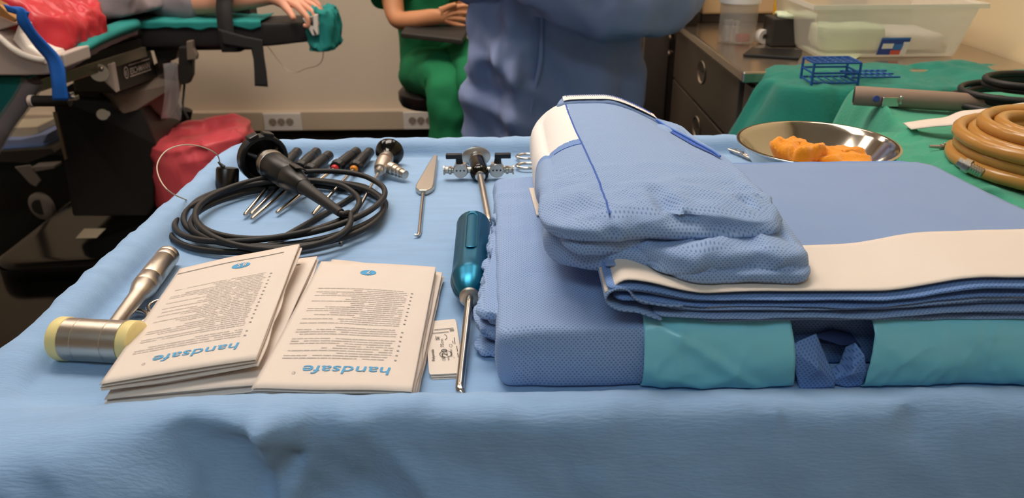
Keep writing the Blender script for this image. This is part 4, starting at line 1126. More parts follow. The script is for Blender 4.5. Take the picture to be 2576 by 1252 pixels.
for k in (0, 1):
    dr = build('door', G().box((.431, 2.725 + .315 * k, 1.0), (.014, .305, 1.84)), 'cabinet_brown', t, smooth=0, bevel=.002)
    build('door_handle', G().tube([(.424, 2.86 + .05 * k, .95), (.408, 2.86 + .05 * k, .96), (.408, 2.86 + .05 * k, 1.06), (.424, 2.86 + .05 * k, 1.07)], .005, 8), 'steel', dr)
build('low_ledge', G().box((.472, 2.555, .45), (.08, .035, .80)), 'cabinet_steel', t, smooth=0, bevel=.002)

def onC(px, py): return at(px, py, CZ)
# beige machine
a = atY(1765, 40, 2.34); b = atY(1948, 40, 2.34)
w_ = b.x - a.x; cx = (a.x + b.x) / 2
t = thing('beige_machine', 'beige boxy machine on a dark base at the far end of the steel counter', 'machine', (cx, 2.42, CZ))
build('housing', G().box((cx, 2.43, CZ + .171), (w_, .18, .29)), 'machine_beige', t, smooth=0, bevel=.006)
build('base', G().box((cx - .005, 2.43, CZ + .013), (w_ - .01, .17, .026)), 'machine_dark', t, smooth=0, bevel=.004)
build('control_panel', G().box((cx - .03, 2.338, CZ + .27), (w_ * .6, .006, .08)), 'machine_dark', t, smooth=0, bevel=.002)
for k in range(3): build('knob', G().lathe([(0, .012), (.012, .011), (.013, .009)], (cx - .06 + k * .04, 2.340, CZ + .185), (0, -1, 0), 18), 'machine_dark', t)
for k in (-1, 1): build('foot', G().cyl((cx + k * w_ * .4, 2.36, CZ), (cx + k * w_ * .4, 2.36, CZ + .008), .012), 'black_rubber', t)
# jar
c = onC(1851, 106)
t = thing('clear_jar', 'clear plastic jar with a white lid and red contents on the steel counter', 'jar', (c.x, c.y, CZ))
jr = .047
build('wall', G().lathe([(.0, jr * .94), (.004, jr), (.092, jr), (.096, jr * 1.03), (.1, jr * 1.03), (.1, jr * .97), (.004, jr * .96), (.004, 0)], (c.x, c.y, CZ), (0, 0, 1), 36), 'clear_plastic', t)
build('lid', G().lathe([(.097, jr * 1.04), (.099, jr * 1.08), (.112, jr * 1.08), (.115, jr * 1.02), (.116, 0)], (c.x, c.y, CZ), (0, 0, 1), 36), 'white_lining', t, label='white lid')
solo('red_item', G().box((c.x + .012, c.y - .012, CZ + .0135), (.03, .026, .018), Matrix.Rotation(.4, 3, 'Z')), 'card_red', 'red item lying on the bottom inside the clear jar', 'item', smooth=0, bevel=.003)
for k in range(5):
    solo('vial', G().lathe([(0, .0065), (.035, .0065), (.037, .004), (.044, .004), (.045, .0055), (.05, .0055)], (c.x - .026 + (k % 3) * .012, c.y - .004 + (k // 3) * .018, CZ + .0042), (0, 0, 1), 14), 'pad_white', 'small pale vial standing inside the clear jar, one of five alike', 'vial', group='vials in the clear jar')
# white roll
c = onC(1910, 108) 
t = thing('tape_roll', 'white tape roll standing on edge beside the clear jar', 'tape roll', (c.x, c.y, CZ))
build('winding', G().lathe([(0, .008), (0, .0175), (.02, .0175), (.02, .008), (0, .008)], (c.x, c.y, CZ + .018), (.35, -1, 0), 30), 'pad_white', t)
build('core', G().lathe([(.001, .006), (.001, .008), (.019, .008), (.019, .006), (.001, .006)], (c.x, c.y, CZ + .018), (.35, -1, 0), 24), 'box_pale', t)
# glove bag hanging
c = atY(1728, 8, 2.25)
g = G().pillow([(c.x - .045, 2.30), (c.x + .04, 2.27), (c.x + .045, 2.36), (c.x - .04, 2.38)], CZ + .075, CZ + .16, .012, 80, 8, 8, 2, cloth(.012, 30, 3, .01), .012)
solo('plastic_bag', g, 'box_pale', 'crumpled beige plastic bag at the far left corner of the steel counter', 'bag', smooth=60)
g = G().box((c.x, 2.34, CZ + .036), (.09, .09, .072))
solo('carton', g, 'machine_dark', 'dark carton beneath the crumpled beige bag on the steel counter', 'carton', smooth=0, bevel=.002)
# yellow bin
c0 = atY(1982, 30, 2.12); c1 = atY(2085, 30, 2.12)
yw = c1.x - c0.x
t = thing('sharps_bin', 'yellow container behind the translucent plastic box on the steel counter', 'container', ((c0.x + c1.x) / 2, 2.18, CZ))
build('body', G().pillow([(c0.x, 2.12), (c1.x, 2.12), (c1.x, 2.24), (c0.x, 2.24)], CZ + .001, CZ + .20, .004, 80, 4, 8, 2, None, .014, .3), 'yellow_plastic', t, smooth=50)
build('lid', G().pillow([(c0.x - .004, 2.116), (c1.x + .004, 2.116), (c1.x + .004, 2.244), (c0.x - .004, 2.244)], CZ + .2, CZ + .22, .003, 80, 4, 6, 2, None, .016, .4), 'yellow_plastic', t, smooth=50)
# translucent box
a, b = atY(2050, 160, 1.80), atY(2396, 160, 1.80)
bx0, bx1, by0, by1, bz = a.x, b.x, 1.80, 2.06, CZ + .002
t = thing('storage_box', 'open translucent white plastic storage box on the steel counter by the cream wall', 'box', ((bx0 + bx1) / 2, 1.93, CZ))
fl_ = .022; hh = .116
def bq(z, e): return [(bx0 - e, by0 - e), (bx1 + e, by0 - e), (bx1 + e, by1 + e), (bx0 - e, by1 + e)]
g = G(); vs = []
for z, e in ((0, -.004), (.008, 0), (hh, fl_), (hh + .004, fl_ + .012), (hh - .006, fl_ + .013)):
    vs += [V((x, y, bz + z)) for x, y in bq(z, e)]
g.add(vs, [(i * 4 + k, i * 4 + (k + 1) % 4, (i + 1) * 4 + (k + 1) % 4, (i + 1) * 4 + k) for i in range(4) for k in range(4)] + [(3, 2, 1, 0)])
build('tub', g, 'box_plastic', t, smooth=0, solid=.002, bevel=.004)
ly = by0 + .004; A1 = atY(2209, 140, ly - .02); A2 = atY(2290, 95, ly - .02)
x0, x1, z0, z1 = A1.x, A2.x, A1.z, A2.z
def lc(u, v, o=0): 
    z = z0 + (z1 - z0) * v; return V((x0 + (x1 - x0) * u + .004 * v, by0 - .0035 - fl_ * (z - bz) / hh - o, z))
lab_ = thing('box_label', 'blue, white and red printed label card on the front of the translucent storage box', 'label', lc(0, 0))
build('card_sheet', G().prism([lc(0, 0), lc(1, 0), lc(1, 1), lc(0, 1)], (0, -.0012, 0)), 'card_blue', lab_, smooth=0)
for (u0, u1, v0, v1, mm) in ((.5, .82, .3, .62, 'card_mid'), (.45, .8, 0, .26, 'card_red'), (.8, 1, 0, .75, 'white_lining'), (.1, .48, .36, .66, 'white_lining'), (.0, 1, .9, 1, 'card_mid')):
    g = G().prism([lc(u0, v0, .0013), lc(u1, v0, .0013), lc(u1, v1, .0013), lc(u0, v1, .0013)], (0, -.0004, 0)); build('colour_field', g, mm, lab_, smooth=0)
for k, (ox, oy, w2, l2, h2, mm, lb) in enumerate(((.10, .08, .14, .10, .05, 'pale_green_paper', 'pale green folded paper pack inside the left of the storage box'), (.25, .12, .10, .14, .035, 'pad_white', 'white pack inside the storage box behind its label'), (.07, .05, .10, .06, .02, 'card_red', 'pale red pack low inside the storage box'))):
    if k == 2: continue
    q_ = [(bx0 + ox - w2 / 2, by0 + .04), (bx0 + ox + w2 / 2, by0 + .04), (bx0 + ox + w2 / 2, by0 + .04 + l2), (bx0 + ox - w2 / 2, by0 + .04 + l2)]
    solo('paper_pack', G().pillow(q_, bz + .009, bz + .009 + h2, .006, 60, 6, 6, 1, cloth(.006, 20, k), .01), mm, lb, 'pack', smooth=60)
# papers and black tray
a = [onC(1992, 108), onC(2120, 170), onC(2170, 140), onC(2040, 92)]
solo('green_sheet', G().prism([V((p.x, p.y, CZ + .0015)) for p in a], (0, 0, .0016)), 'pale_green_paper', 'pale green paper sheet lying partly under the storage box', 'paper', smooth=0)
cc = onC(1930, 140)
solo('black_tray', G().prism([V((p.x, p.y, CZ + .001)) for p in (onC(1868, 143), onC(2008, 152), onC(2018, 133), onC(1890, 126))], (0, 0, .006)), 'black_plastic', 'flat black tray on the near part of the steel counter', 'tray', smooth=0, bevel=.002)
c = atY(2004, 52, 1.93)
q_ = [(c.x - .03, 1.95), (c.x + .05, 1.93), (c.x + .05, 2.0), (c.x - .02, 2.02)]
solo('folded_gloves', G().pillow(q_, CZ + .068, CZ + .078, .006, 70, 6, 6, 1, cloth(.004, 40, 8, .004), .012), 'pale_green_paper', 'pale green folded gloves at the left side of the storage box', 'gloves', smooth=60)
solo('instrument_case', G().box((c.x + .0, 1.985, CZ + .035), (.10, .08, .066)), 'machine_dark', 'dark small case under the pale green gloves on the steel counter', 'case', smooth=0, bevel=.003)

# ------------------------------------------------------------------ people
def head(t, c, r, hair=None, cap=None, mask=None, face=(0, -1, 0), skinm='skin'):
    f = V(face).normalized(); s = f.cross(V((0, 0, 1))).normalized(); u = s.cross(f)
    for k in (-1, 1):
        e = build('eye', G().ball(c + f * (r * .82) + s * (k * r * .36) + u * (r * .08), r * .13, 12, 8), 'eye_white', t)
        build('pupil', G().ball(c + f * (r * .93) + s * (k * r * .36) + u * (r * .08), r * .05, 8, 6), 'black_gloss', e)
        build('ear', G().ball(c + s * (k * r * .86) - u * (r * .02), r * .22, 10, 8, (.5, .6, 1)), skinm, t)
    build('nose', G().tube([c + f * (r * .9) + u * (r * .12), c + f * (r * 1.14) - u * (r * .2), c + f * (r * .92) - u * (r * .26)], r * .1, 8), skinm, t)
    build('mouth', G().tube([c + f * (r * .86) - u * (r * .5) + s * (q * r * .28) - f * (abs(q) * r * .08) for q in (-1, -.5, 0, .5, 1)], r * .05, 6), 'card_red', t)
    if hair: 
        g = G().ball(c + u * (r * .15) - f * (r * .1), r * 1.08, 24, 16, (1, 1, 1.12)); g.f = [q for q in g.f if ((sum((g.v[i] for i in q), V()) / len(q) - c).dot(f) < r * .35 or (sum((g.v[i] for i in q), V()) / len(q) - c).dot(u) > r * .55) and (sum((g.v[i] for i in q), V()) / len(q) - c).dot(u) > -r * .5]
        build('hair', g, hair, t, smooth=80)
    if cap:
        g = G().ball(c + u * (r * .2), r * 1.1, 24, 16, (1, 1, 1.15)); g.f = [q for q in g.f if (sum((g.v[i] for i in q), V()) / len(q) - c).dot(u) > r * .3]; build('cap', g, cap, t, smooth=80)
    if mask:
        g = G().ball(c - u * (r * .4) + f * (r * .3), r * .78, 20, 14, (1, 1, .8)); g.f = [q for q in g.f if (sum((g.v[i] for i in q), V()) / len(q) - c).dot(f) > r * .45]; build('mask', g, mask, t, smooth=80)
def hand_nodes(nodes, edges, wi, wrist, fd, sd, nd, s=1.0, curl=(.25, .3, .35, .4, .45), thumb=1, spread=.12):
    """palm and five fingers grown from node wi; fd finger direction, sd towards the thumb, nd palm-down normal"""
    fd, sd, nd = V(fd).normalized(), V(sd).normalized(), V(nd).normalized(); w = V(wrist)
    def add(p, r, b):
        nodes.append((p, r * s)); edges.append((b, len(nodes) - 1)); return len(nodes) - 1
    for k in range(4):
        o = (1.5 - k) * .021 * s
        kn = add(w + fd * (.082 - abs(k - 1.2) * .004) * s + sd * o, .0115, wi if k else wi)
        dirv = (fd + sd * (1.5 - k) * spread).normalized(); p = nodes[kn][0]; ang = 0; b = kn
        for j, le in enumerate(((.042, .026, .020), (.046, .030, .021), (.042, .028, .021), (.034, .021, .018))[k]):
            ang += curl[k + 1] * (1 + .5 * j); p = p + (dirv * math.cos(ang) + nd * math.sin(ang)) * le * s; b = add(p, (.0092, .0084, .0068)[j], b)
    b = add(w + fd * .03 * s + sd * .030 * s * thumb + nd * .006, .0135, wi)
    p = nodes[b][0]
    for j, le in enumerate((.036, .030)):
        p = p + (fd * .75 + sd * .55 * thumb + nd * (.25 + curl[0] * j)).normalized() * le * s; b = add(p, (.0110, .0085)[j], b)

# patient on the operating table: only the bare forearm and hand show
ay = 2.73
sh = V((-1.36, 2.86, .95)); el = atY(492, 12, ay + .02); wr = atY(692, 2, ay - .03); wr.z += .012
el.z = max(el.z, .925)
t = thing('person', 'patient lying on the operating table, bare forearm and hand resting on the black arm board', 'person', (-1.5, 2.6, .86))
nd_ = [(V((-1.5, 2.35, .95)), (.16, .10)), (V((-1.5, 2.62, .965)), (.15, .10)), (V((-1.5, 2.88, .97)), (.16, .10)), (V((-1.5, 3.05, .97)), .055), (V((-1.5, 3.13, .975)), .06), (V((-1.5, 3.24, .985)), (.085, .10)), (V((-1.5, 3.33, .985)), .06)]
ed_ = [(0, 1), (1, 2), (2, 3), (3, 4), (4, 5), (5, 6)]
def an(p, r, b): nd_.append((V(p), r)); ed_.append((b, len(nd_) - 1)); return len(nd_) - 1
i = an(sh, .07, 2); i = an(sh.lerp(el, .5), .055, i); i = an(el, .048, i); i = an(el.lerp(wr, .35), .047, i); i = an(el.lerp(wr, .75), .034, i); iw = an(wr, (.030, .024), i)
kp = atY(760, 5, ay - .05)
ip = an(wr.lerp(kp, .45), (.036, .020), iw)
fdir = (kp - wr).normalized()
hn, he = [], []
wrist = wr.lerp(kp, .1)
hand_nodes(nd_, ed_, ip, wrist, (fdir.x, fdir.y - .12, -.10), (-.05, -1, -.35), (.12, -.1, -1), 1.12, curl=(.55, .70, .5, .35, .3), thumb=1, spread=.13)
i = an((-1.66, 2.86, .95), .07, 2); i = an((-1.80, 2.6, .93), .05, i); i = an((-1.78, 2.3, .93), .04, i); an((-1.74, 2.12, .93), (.04, .02), i)
i = an((-1.61, 2.2, .94), .10, 0); i = an((-1.63, 1.93, .96), .075, i); i = an((-1.63, 1.80, .62), .05, i); i = an((-1.63, 1.76, .48), .045, i); an((-1.63, 1.64, .44), (.04, .03), i)
i = an((-1.40, 2.2, .95), .10, 0); i = an((-1.38, 1.95, .98), .075, i); i = an((-1.38, 1.84, .62), .05, i); i = an((-1.38, 1.80, .48), .045, i); an((-1.38, 1.68, .44), (.04, .03), i)
body = skin('body', nd_, ed_, 'skin', t)
head(t, V((-1.5, 3.24, .995)), .095, hair='hair_brown', face=(0, .1, 1))
def zl(x, y): return .985 + .055 * math.sin(PI * min(1, max(0, (x + 1.9) / .80))) + .018 * fr((x, y, 0), 6, 3) + .02 * max(0, ridge((x * 1.2, y * .8, 0), 6, 2) - .2)
zl2 = lambda x, y: zl(x, y) - .05 * sstep(-1.35, -1.12, x)
build('gown_sheet', G().pillow([(-1.78, 2.46), (-1.24, 2.50), (-1.15, 2.94), (-1.78, 3.0)], .905, zl2, .03, 260, 26, 14, 2, lambda p, o, k: p + (V((o.x, o.y, 0)) if k == 'side' else V((0, 0, 1))) * ((.02 * fr(p, 8, 4) + .02 * max(0, ridge((p.x * 1.3, p.y * .6, p.z * 1.2), 8, 7) - .3)) if k != 'bot' else 0), .06, .7), 'lilac_cloth', t, smooth=80, label='lilac-grey cloth gown')
sl_ = [(sh + V((.02, 0, 0)), .085), (sh.lerp(el, .55), .082), (sh.lerp(el, .92), .064), (sh.lerp(el, 1.08), .058)]
skin('sleeve', sl_, [(0, 1), (1, 2), (2, 3)], 'lilac_cloth', t, disp=.04)

# arm board
t = thing('arm_board', 'black padded arm board with teal cloth, beside the patient hand', 'arm board', (-.95, ay, .79))
a, b = atY(375, 70, ay), atY(826, 62, ay)
pad = [(-1.30, ay - .075), (b.x - .01, ay - .075), (b.x - .01, ay + .085), (-1.30, ay + .085)]
zpt = lambda x, y: .868 + .004 * nz((x, y, 0), 9); zpb = lambda x, y: .792 + .016 * sstep(-.85, -.62, x)
build('pad', G().pillow(pad, zpb, zpt, .008, 160, 8, 10, 2, cloth(.002, 14, 3), .02, .55), 'board_black', t, smooth=60)
build('support_plate', G().box((-1.08, ay, .783), (.45, .11, .012)), 'dark_steel', t, smooth=0, bevel=.002)
x0, x1 = a.x + .0, atY(655, 40, ay - .08).x
def tcl(u, v):
    x = x0 - .03 + (x1 - x0 + .03) * u; q = v * .25
    e = .868 + .004; 
    if v < .35: return V((x, ay - .088 - .004 * nz((x, 1, 0), 20), e - .026 * (1 - v / .35) * (.8 + .5 * nz((x * 1.5, 0, 0), 12)) + .004))
    return V((x, ay - .086 + .16 * (v - .35) / .65, e + .005 + .005 * fr((x, v * .2, 0), 16, 2)))
solo('teal_cloth', G().grid(tcl, 60, 16), 'teal_cloth', 'teal cloth spread under the patient forearm on the arm board', 'cloth', smooth=80, solid=.003)
c = atY(812, 58, ay - .02)
g = G().pillow([(c.x - .03, ay - .085), (c.x + .026, ay - .09), (c.x + .03, ay + .06), (c.x - .02, ay + .06)], .775, .905, .012, 120, 8, 14, 2, cloth(.012, 30, 5, .012), .015, .6)
solo('teal_wrap', g, 'teal_cloth', 'crumpled teal cloth wrapped over the end of the arm board', 'cloth', smooth=80)
# strap
sx = atY(568, 60, ay - .09).x; sw = .052
t = thing('velcro_strap', 'black velcro strap holding the forearm, its long tail hanging from the arm board', 'strap', (sx, ay - .09, .62))
loop = [V((0, ay + .095, .80)), V((0, ay + .1, .87)), V((0, ay + .05, .955)), V((0, ay - .03, .968)), V((0, ay - .078, .93)), V((0, ay - .096, .868)), V((0, ay - .0975, .79)), V((0, ay - .08, .776)), V((0, ay, .772)), V((0, ay + .08, .776))]
ls = spline(loop, 6, closed=True)
g = G(); m_ = len(ls)
g.add([p + V((sx - sw / 2 + sw * k, 0, 0)) for p in ls for k in (0, 1)], [(2 * i, 2 * i + 1, (2 * i + 3) % (2 * m_), (2 * i + 2) % (2 * m_)) for i in range(m_)])
build('loop', g, 'strap_black', t, smooth=60, solid=.003)
tp_ = [atY(555, 88, ay - .102), atY(600, 96, ay - .103), atY(640, 105, ay - .104)]
g = G(); tl = [(560, 112, 548, 72), (600, 118, 620, 92), (632, 122, 660, 100), (638, 150, 664, 140), (640, 180, 670, 178), (641, 216, 674, 218)]
g.grid(lambda u, v: (lambda i, f_: atY(tl[i][0] * (1 - f_) + tl[min(i + 1, 5)][0] * f_, tl[i][1] * (1 - f_) + tl[min(i + 1, 5)][1] * f_, ay - .104).lerp(atY(tl[i][2] * (1 - f_) + tl[min(i + 1, 5)][2] * f_, tl[i][3] * (1 - f_) + tl[min(i + 1, 5)][3] * f_, ay - .104), v))(min(4, int(u * 5)), u * 5 - min(4, int(u * 5))), 30, 6)
build('tail', g, 'strap_black', t, smooth=60, solid=.004)
# blue bordered dressing on the wrist
c = atY(566, -4, ay - .05)
solo('clear_dressing', G().grid(lambda u, v: V((c.x - .055 + .12 * u, ay - .03 + .062 * math.cos(PI * .93 * (1 - v) + .1) * 1.0, .918 + .058 * math.sin(PI * (1 - v) * .62 + .2))), 12, 12), 'foil_plastic', 'shiny clear plastic strip around the forearm under the black strap', 'dressing', smooth=60, solid=.001)
# finger clip
c = atY(783, 66, ay - .115)
t = thing('pulse_oximeter', 'grey and white finger clip sensor on the patient index finger', 'sensor', (c.x, c.y, c.z - .04))
yq = ay - .115
def pq(*l): return [atY(x, y, yq) for x, y in l]
build('clip_arm', G().prism(pq((761, 46), (772, 44), (800, 88), (786, 90)), (0, .022, 0)), 'pad_white', t, smooth=0, bevel=.002)
build('clip_arm', G().prism(pq((786, 66), (790, 37), (799, 36), (800, 88), (790, 90), (786, 76)), (0, .022, 0)), 'pad_white', t, smooth=0, bevel=.002)
build('finger_pad', G().prism(pq((770, 44), (788, 40), (790, 62), (780, 66)), (0, .018, 0)), 'shell_grey', t, smooth=0, bevel=.001)
for k in range(4):
    f_ = k / 3; build('grip_rib', G().prism(pq((771 + f_ * 13, 46 - f_ * 3), (773 + f_ * 13, 46 - f_ * 3), (783 + f_ * 5, 62), (781 + f_ * 5, 62)), (0, -.002, 0)), 'machine_dark', t, smooth=0)
wire = [atY(796, 90, ay - .05), atY(812, 104, ay - .02), atY(813, 130, ay + .05), atY(810, 152, ay + .1), atY(795, 166, ay + .15), atY(770, 172, ay + .2), atY(745, 182, ay + .25), atY(725, 178, ay + .3), atY(705, 158, ay + .3), atY(680, 125, ay + .25), atY(665, 108, ay + .15)]
build('lead', G().tube(spline(wire, 8), .0014, 8), 'trunking', t, label='thin pale lead hanging in a loop')

# ------------------------------------------------------------------ operating table
OX = -1.27
t = thing('operating_table', 'dark operating table with steel side rail, column and black base at the left', 'operating table', (-1.5, 2.6, 0))
rotz = Matrix.Rotation(R(-9), 3, 'Z')
def tb(x, y, z): 
    p = rotz @ V((x, y, 0)); return V((-1.5 + p.x, 2.55 + p.y, z))
def rbox(x, y, z, dx, dy, dz): return G().box(tb(x, y, z), (dx, dy, dz), rotz)
build('tabletop', rbox(0, .25, .80, .50, 1.5, .05), 'table_dark', t, smooth=0, bevel=.004)
build('mattress', rbox(0, .25, .856, .52, 1.5, .06), 'board_black', t, smooth=0, bevel=.015)
build('side_rail', rbox(.275, -.20, .785, .012, .62, .032), 'rail_steel', t, smooth=0, bevel=.002)
build('side_rail', rbox(-.275, .20, .785, .012, 1.2, .032), 'rail_steel', t, smooth=0, bevel=.002)
pl = [atY(280, 158, 2.42), atY(292, 235, 2.42), atY(398, 195, 2.72), atY(378, 118, 2.72)]
build('gear_housing', G().prism(pl, (-.14, .02, 0)), 'table_dark', t, smooth=0, bevel=.004)
pe = [atY(252, 182, 2.38), atY(285, 230, 2.38), atY(292, 235, 2.42), atY(281, 160, 2.42)]
build('housing_end', G().prism([atY(243, 170, 2.40), atY(262, 205, 2.40), atY(292, 234, 2.41), atY(279, 160, 2.41)], (0, .03, 0)), 'shell_grey', t, smooth=0, bevel=.003)
build('rail_knob', G().cyl(atY(250, 183, 2.36), atY(250, 183, 2.40), .026, n=24).ball(atY(254, 173, 2.355), .008, 10, 8), 'brushed_steel', t)
g = G()
ux = (pl[2] - pl[1]).normalized(); uz = (pl[0] - pl[1]).normalized(); L_ = (pl[2] - pl[1]).length; H_ = (pl[0] - pl[1]).length
nrm = ux.cross(uz).normalized(); nrm = nrm if nrm.dot(CAM - pl[1]) > 0 else -nrm
def PT(u, v, o=.0012): return pl[1] + ux * (L_ * u) + uz * (H_ * v) + nrm * o
put_text(g, 'ESCHMANN', lambda x, y, w: PT(.36 + x / w * .46, .44 + y * .30), bold=.01)
for v in (.36, .74): g.add([PT(.34, v), PT(.84, v), PT(.84, v + .035), PT(.34, v + .035)], [(0, 1, 2, 3)])
N = 24; g.add([PT(.27 + .05 * s_ * math.cos(2 * PI * k / N), .55 + .2 * s_ * math.sin(2 * PI * k / N)) for s_ in (1, .82) for k in range(N)], [(k, (k + 1) % N, N + (k + 1) % N, N + k) for k in range(N)])
put_text(g, 'E', lambda x, y, w: PT(.245 + x / w * .05, .47 + y * .22))
build('name_plate_lettering', g, 'shell_grey', t, smooth=0)
# beige bellows cover
cov = [atY(285, 240, 2.55), atY(296, 275, 2.55), atY(312, 287, 2.55), atY(340, 278, 2.6), atY(378, 268, 2.7), atY(420, 305, 2.75), atY(448, 268, 2.75), atY(460, 205, 2.75), atY(452, 160, 2.72), atY(400, 195, 2.7)]
build('column_cover', G().prism(cov, (-.10, .10, 0)), 'cover_beige', t, smooth=0, bevel=.006)
build('clear_sheet', G().grid(lambda u, v: atY(410 + 48 * u - 6 * v, 160 + 140 * v, 2.66) + V((.01 * math.sin(u * 5 + v * 3), .02 * math.sin(u * 4), 0)), 10, 12), 'foil_plastic', t, smooth=70, solid=.001)
col = [atY(128, 235, 2.5), atY(352, 262, 2.62), atY(392, 360, 2.62), atY(385, 520, 2.62), atY(372, 545, 2.62), atY(182, 545, 2.5)]
build('column', G().prism(col, (-.03, .30, 0)), 'table_dark', t, smooth=0, bevel=.008)
build('column_trim', G().prism([atY(132, 282, 2.49), atY(142, 282, 2.49), atY(168, 400, 2.49), atY(162, 402, 2.49)], (0, .008, 0)), 'rail_steel', t, smooth=0)
build('column_bolt', G().cyl(atY(258, 288, 2.5), atY(258, 288, 2.56), .018).cyl(atY(270, 286, 2.5), atY(270, 286, 2.55), .009), 'brushed_steel', t)
# crank clamp and hanging control at the shoulder
build('rail_clamp', G().prism([atY(378, 105, 2.68), atY(452, 105, 2.68), atY(440, 150, 2.68), atY(412, 160, 2.68), atY(400, 178, 2.68), atY(392, 150, 2.68)], (0, .08, 0)), 'table_dark', t, smooth=0, bevel=.006)
ctl = build('hand_control', G().prism([atY(448, 118, 2.62), atY(484, 118, 2.62), atY(483, 190, 2.62), atY(474, 210, 2.62), atY(456, 214, 2.62), atY(448, 200, 2.62)], (0, .03, 0)), 'table_dark', t, smooth=0, bevel=.004)
build('control_hook', G().prism([atY(468, 104, 2.61), atY(484, 102, 2.61), atY(486, 122, 2.61), atY(496, 138, 2.61), atY(494, 150, 2.61), atY(470, 152, 2.61)], (0, .02, 0)), 'cover_beige', ctl, smooth=0, bevel=.003)
cab = [atY(464, 212, 2.63), atY(462, 235, 2.63), atY(460, 262, 2.62), atY(465, 282, 2.6), atY(474, 300, 2.56)]
build('control_cable', G().tube(spline(cab, 6), .004, 8), 'black_rubber', ctl)
# base
def foot(pts, y, z0, h, off, mm='black_gloss'):
    return G().prism([V(p) for p in pts], off)
def plate(q, z0, z1, sd_=0): return G().pillow(q, z0, z1, .02, 120, 8, 8, 2, None, .08, .6)
build('base', plate([(-1.66, 2.24), (-1.10, 2.30), (-1.05, 2.95), (-1.70, 2.95)], .10, .19), 'black_gloss', t, smooth=60)
c1 = at(380, 560, .19); c2 = at(120, 590, .19)
build('base_foot', plate([(-1.95, 1.72), (-1.30, 1.78), (-1.16, 2.36), (-1.72, 2.42)], .03, .125), 'black_gloss', t, smooth=60)
for (x, y) in ((-1.6, 2.35), (-1.15, 2.4), (-1.2, 2.85), (-1.6, 2.85)):
    build('caster', G().lathe([(-.016, .04), (-.012, .05), (.012, .05), (.016, .04)], (x, y, .05), (1, 0, 0), 24), 'black_rubber', t)
sq = [at(190, 600, .1905), at(243, 598, .1905), at(266, 575, .1905), at(212, 575, .1905)]
build('warning_sticker', G().prism(sq, (0, 0, .001)), 'box_pale', t, smooth=0)
sq = [at(356, 536, .1905), at(366, 540, .1905), at(384, 528, .1905), at(372, 522, .1905)]
build('warning_sticker', G().prism(sq, (0, 0, .001)), 'box_pale', t, smooth=0)
# leg holder shell with blue strap
ly_ = 1.95
def pl_(*l, y=ly_): return [atY(a_, b_, y) for a_, b_ in l]
t = thing('leg_holder', 'pale grey moulded leg holder shell at the near end of the operating table', 'leg holder', atY(80, 190, ly_))
inner = [(-60, 70), (-20, 85), (0, 96), (30, 122), (60, 140), (90, 150), (118, 155), (130, 140), (160, 136)]
outer = [(166, 170), (120, 188), (60, 190), (-60, 190)]
build('shell', G().prism(pl_(*(inner + outer)), (0, .13, 0)), 'shell_grey', t, smooth=0, bevel=.004)
rim_ = spline(pl_(*inner[:7]), 6)
build('rim', G().tube([p + V((0, -.004, .003)) for p in rim_], .008, 10), 'pad_white', t)
back = [(-60, 60), (-10, 52), (10, 62), (45, 60), (40, 85), (60, 120), (105, 140), (118, 155), (60, 140), (0, 96), (-60, 70)]
build('padding', G().prism(pl_((30, 100), (45, 60), (50, 85), (70, 115), (110, 138), (118, 152), (60, 138), y=ly_ + .02), (0, .10, 0)), 'pad_white', t, smooth=0, bevel=.006)
build('side_wing', G().prism(pl_((-60, 20), (0, 38), (44, 56), (40, 62), (0, 75), (-60, 90), y=ly_ + .03), (0, .09, 0)), 'shell_grey', t, smooth=0, bevel=.004)
build('buckle', G().prism(pl_((-40, -10), (0, 12), (24, 34), (44, 48), (38, 58), (0, 42), (-40, 25), y=ly_ - .01), (0, .03, 0)), 'gold_metal', t, smooth=0, bevel=.003, label='brassy metal buckle')
t = thing('blue_strap', 'bright blue webbing strap running down across the pale grey leg holder', 'strap', atY(140, 250, ly_ - .03))
cl_ = [(20, 22, 36, 16), (40, 28, 62, 22), (44, 56, 74, 50), (66, 88, 92, 80), (90, 120, 118, 108), (116, 150, 146, 138), (124, 175, 162, 170), (130, 210, 166, 205), (132, 252, 172, 252)]
L1 = spline([atY(a_, b_, ly_ - .024 - .01 * math.sin(k)) for k, (a_, b_, c_, d_) in enumerate(cl_)], 6); L2_ = spline([atY(c_, d_, ly_ - .024 - .006 * math.sin(k)) for k, (a_, b_, c_, d_) in enumerate(cl_)], 6)
g = G(); g.grid(lambda u, v: L1[int(u * (len(L1) - 1) + .5)].lerp(L2_[int(u * (len(L1) - 1) + .5)], v), len(L1) - 1, 4)
build('webbing', g, 'strap_blue', t, smooth=70, solid=.003)
g = G(); g.grid(lambda u, v: (lambda p, q: p.lerp(q, v))(atY(8 + 66 * u, 10 + 20 * u, ly_ - .03), atY(20 + 50 * u, 30 + 14 * u, ly_ - .03)), 6, 3)
build('loose_end', g, 'strap_blue', t, smooth=70, solid=.003)
a = atY(72, 254, ly_ - .0); b = atY(176, 254, ly_ - .0)
build('end_bar', G().cyl(a, b, .014, n=20), 'black_plastic', t)
build('end_ring', G().cyl(a + V((.004, -.001, 0)), a + V((.014, -.001, 0)), .0155, n=20), 'shell_grey', t)
c = atY(184, 246, ly_ - .01); build('clasp', G().box(c, (.022, .02, .012)).box(c + V((-.004, 0, .01)), (.012, .016, .01)), 'steel', t, smooth=0, bevel=.002)
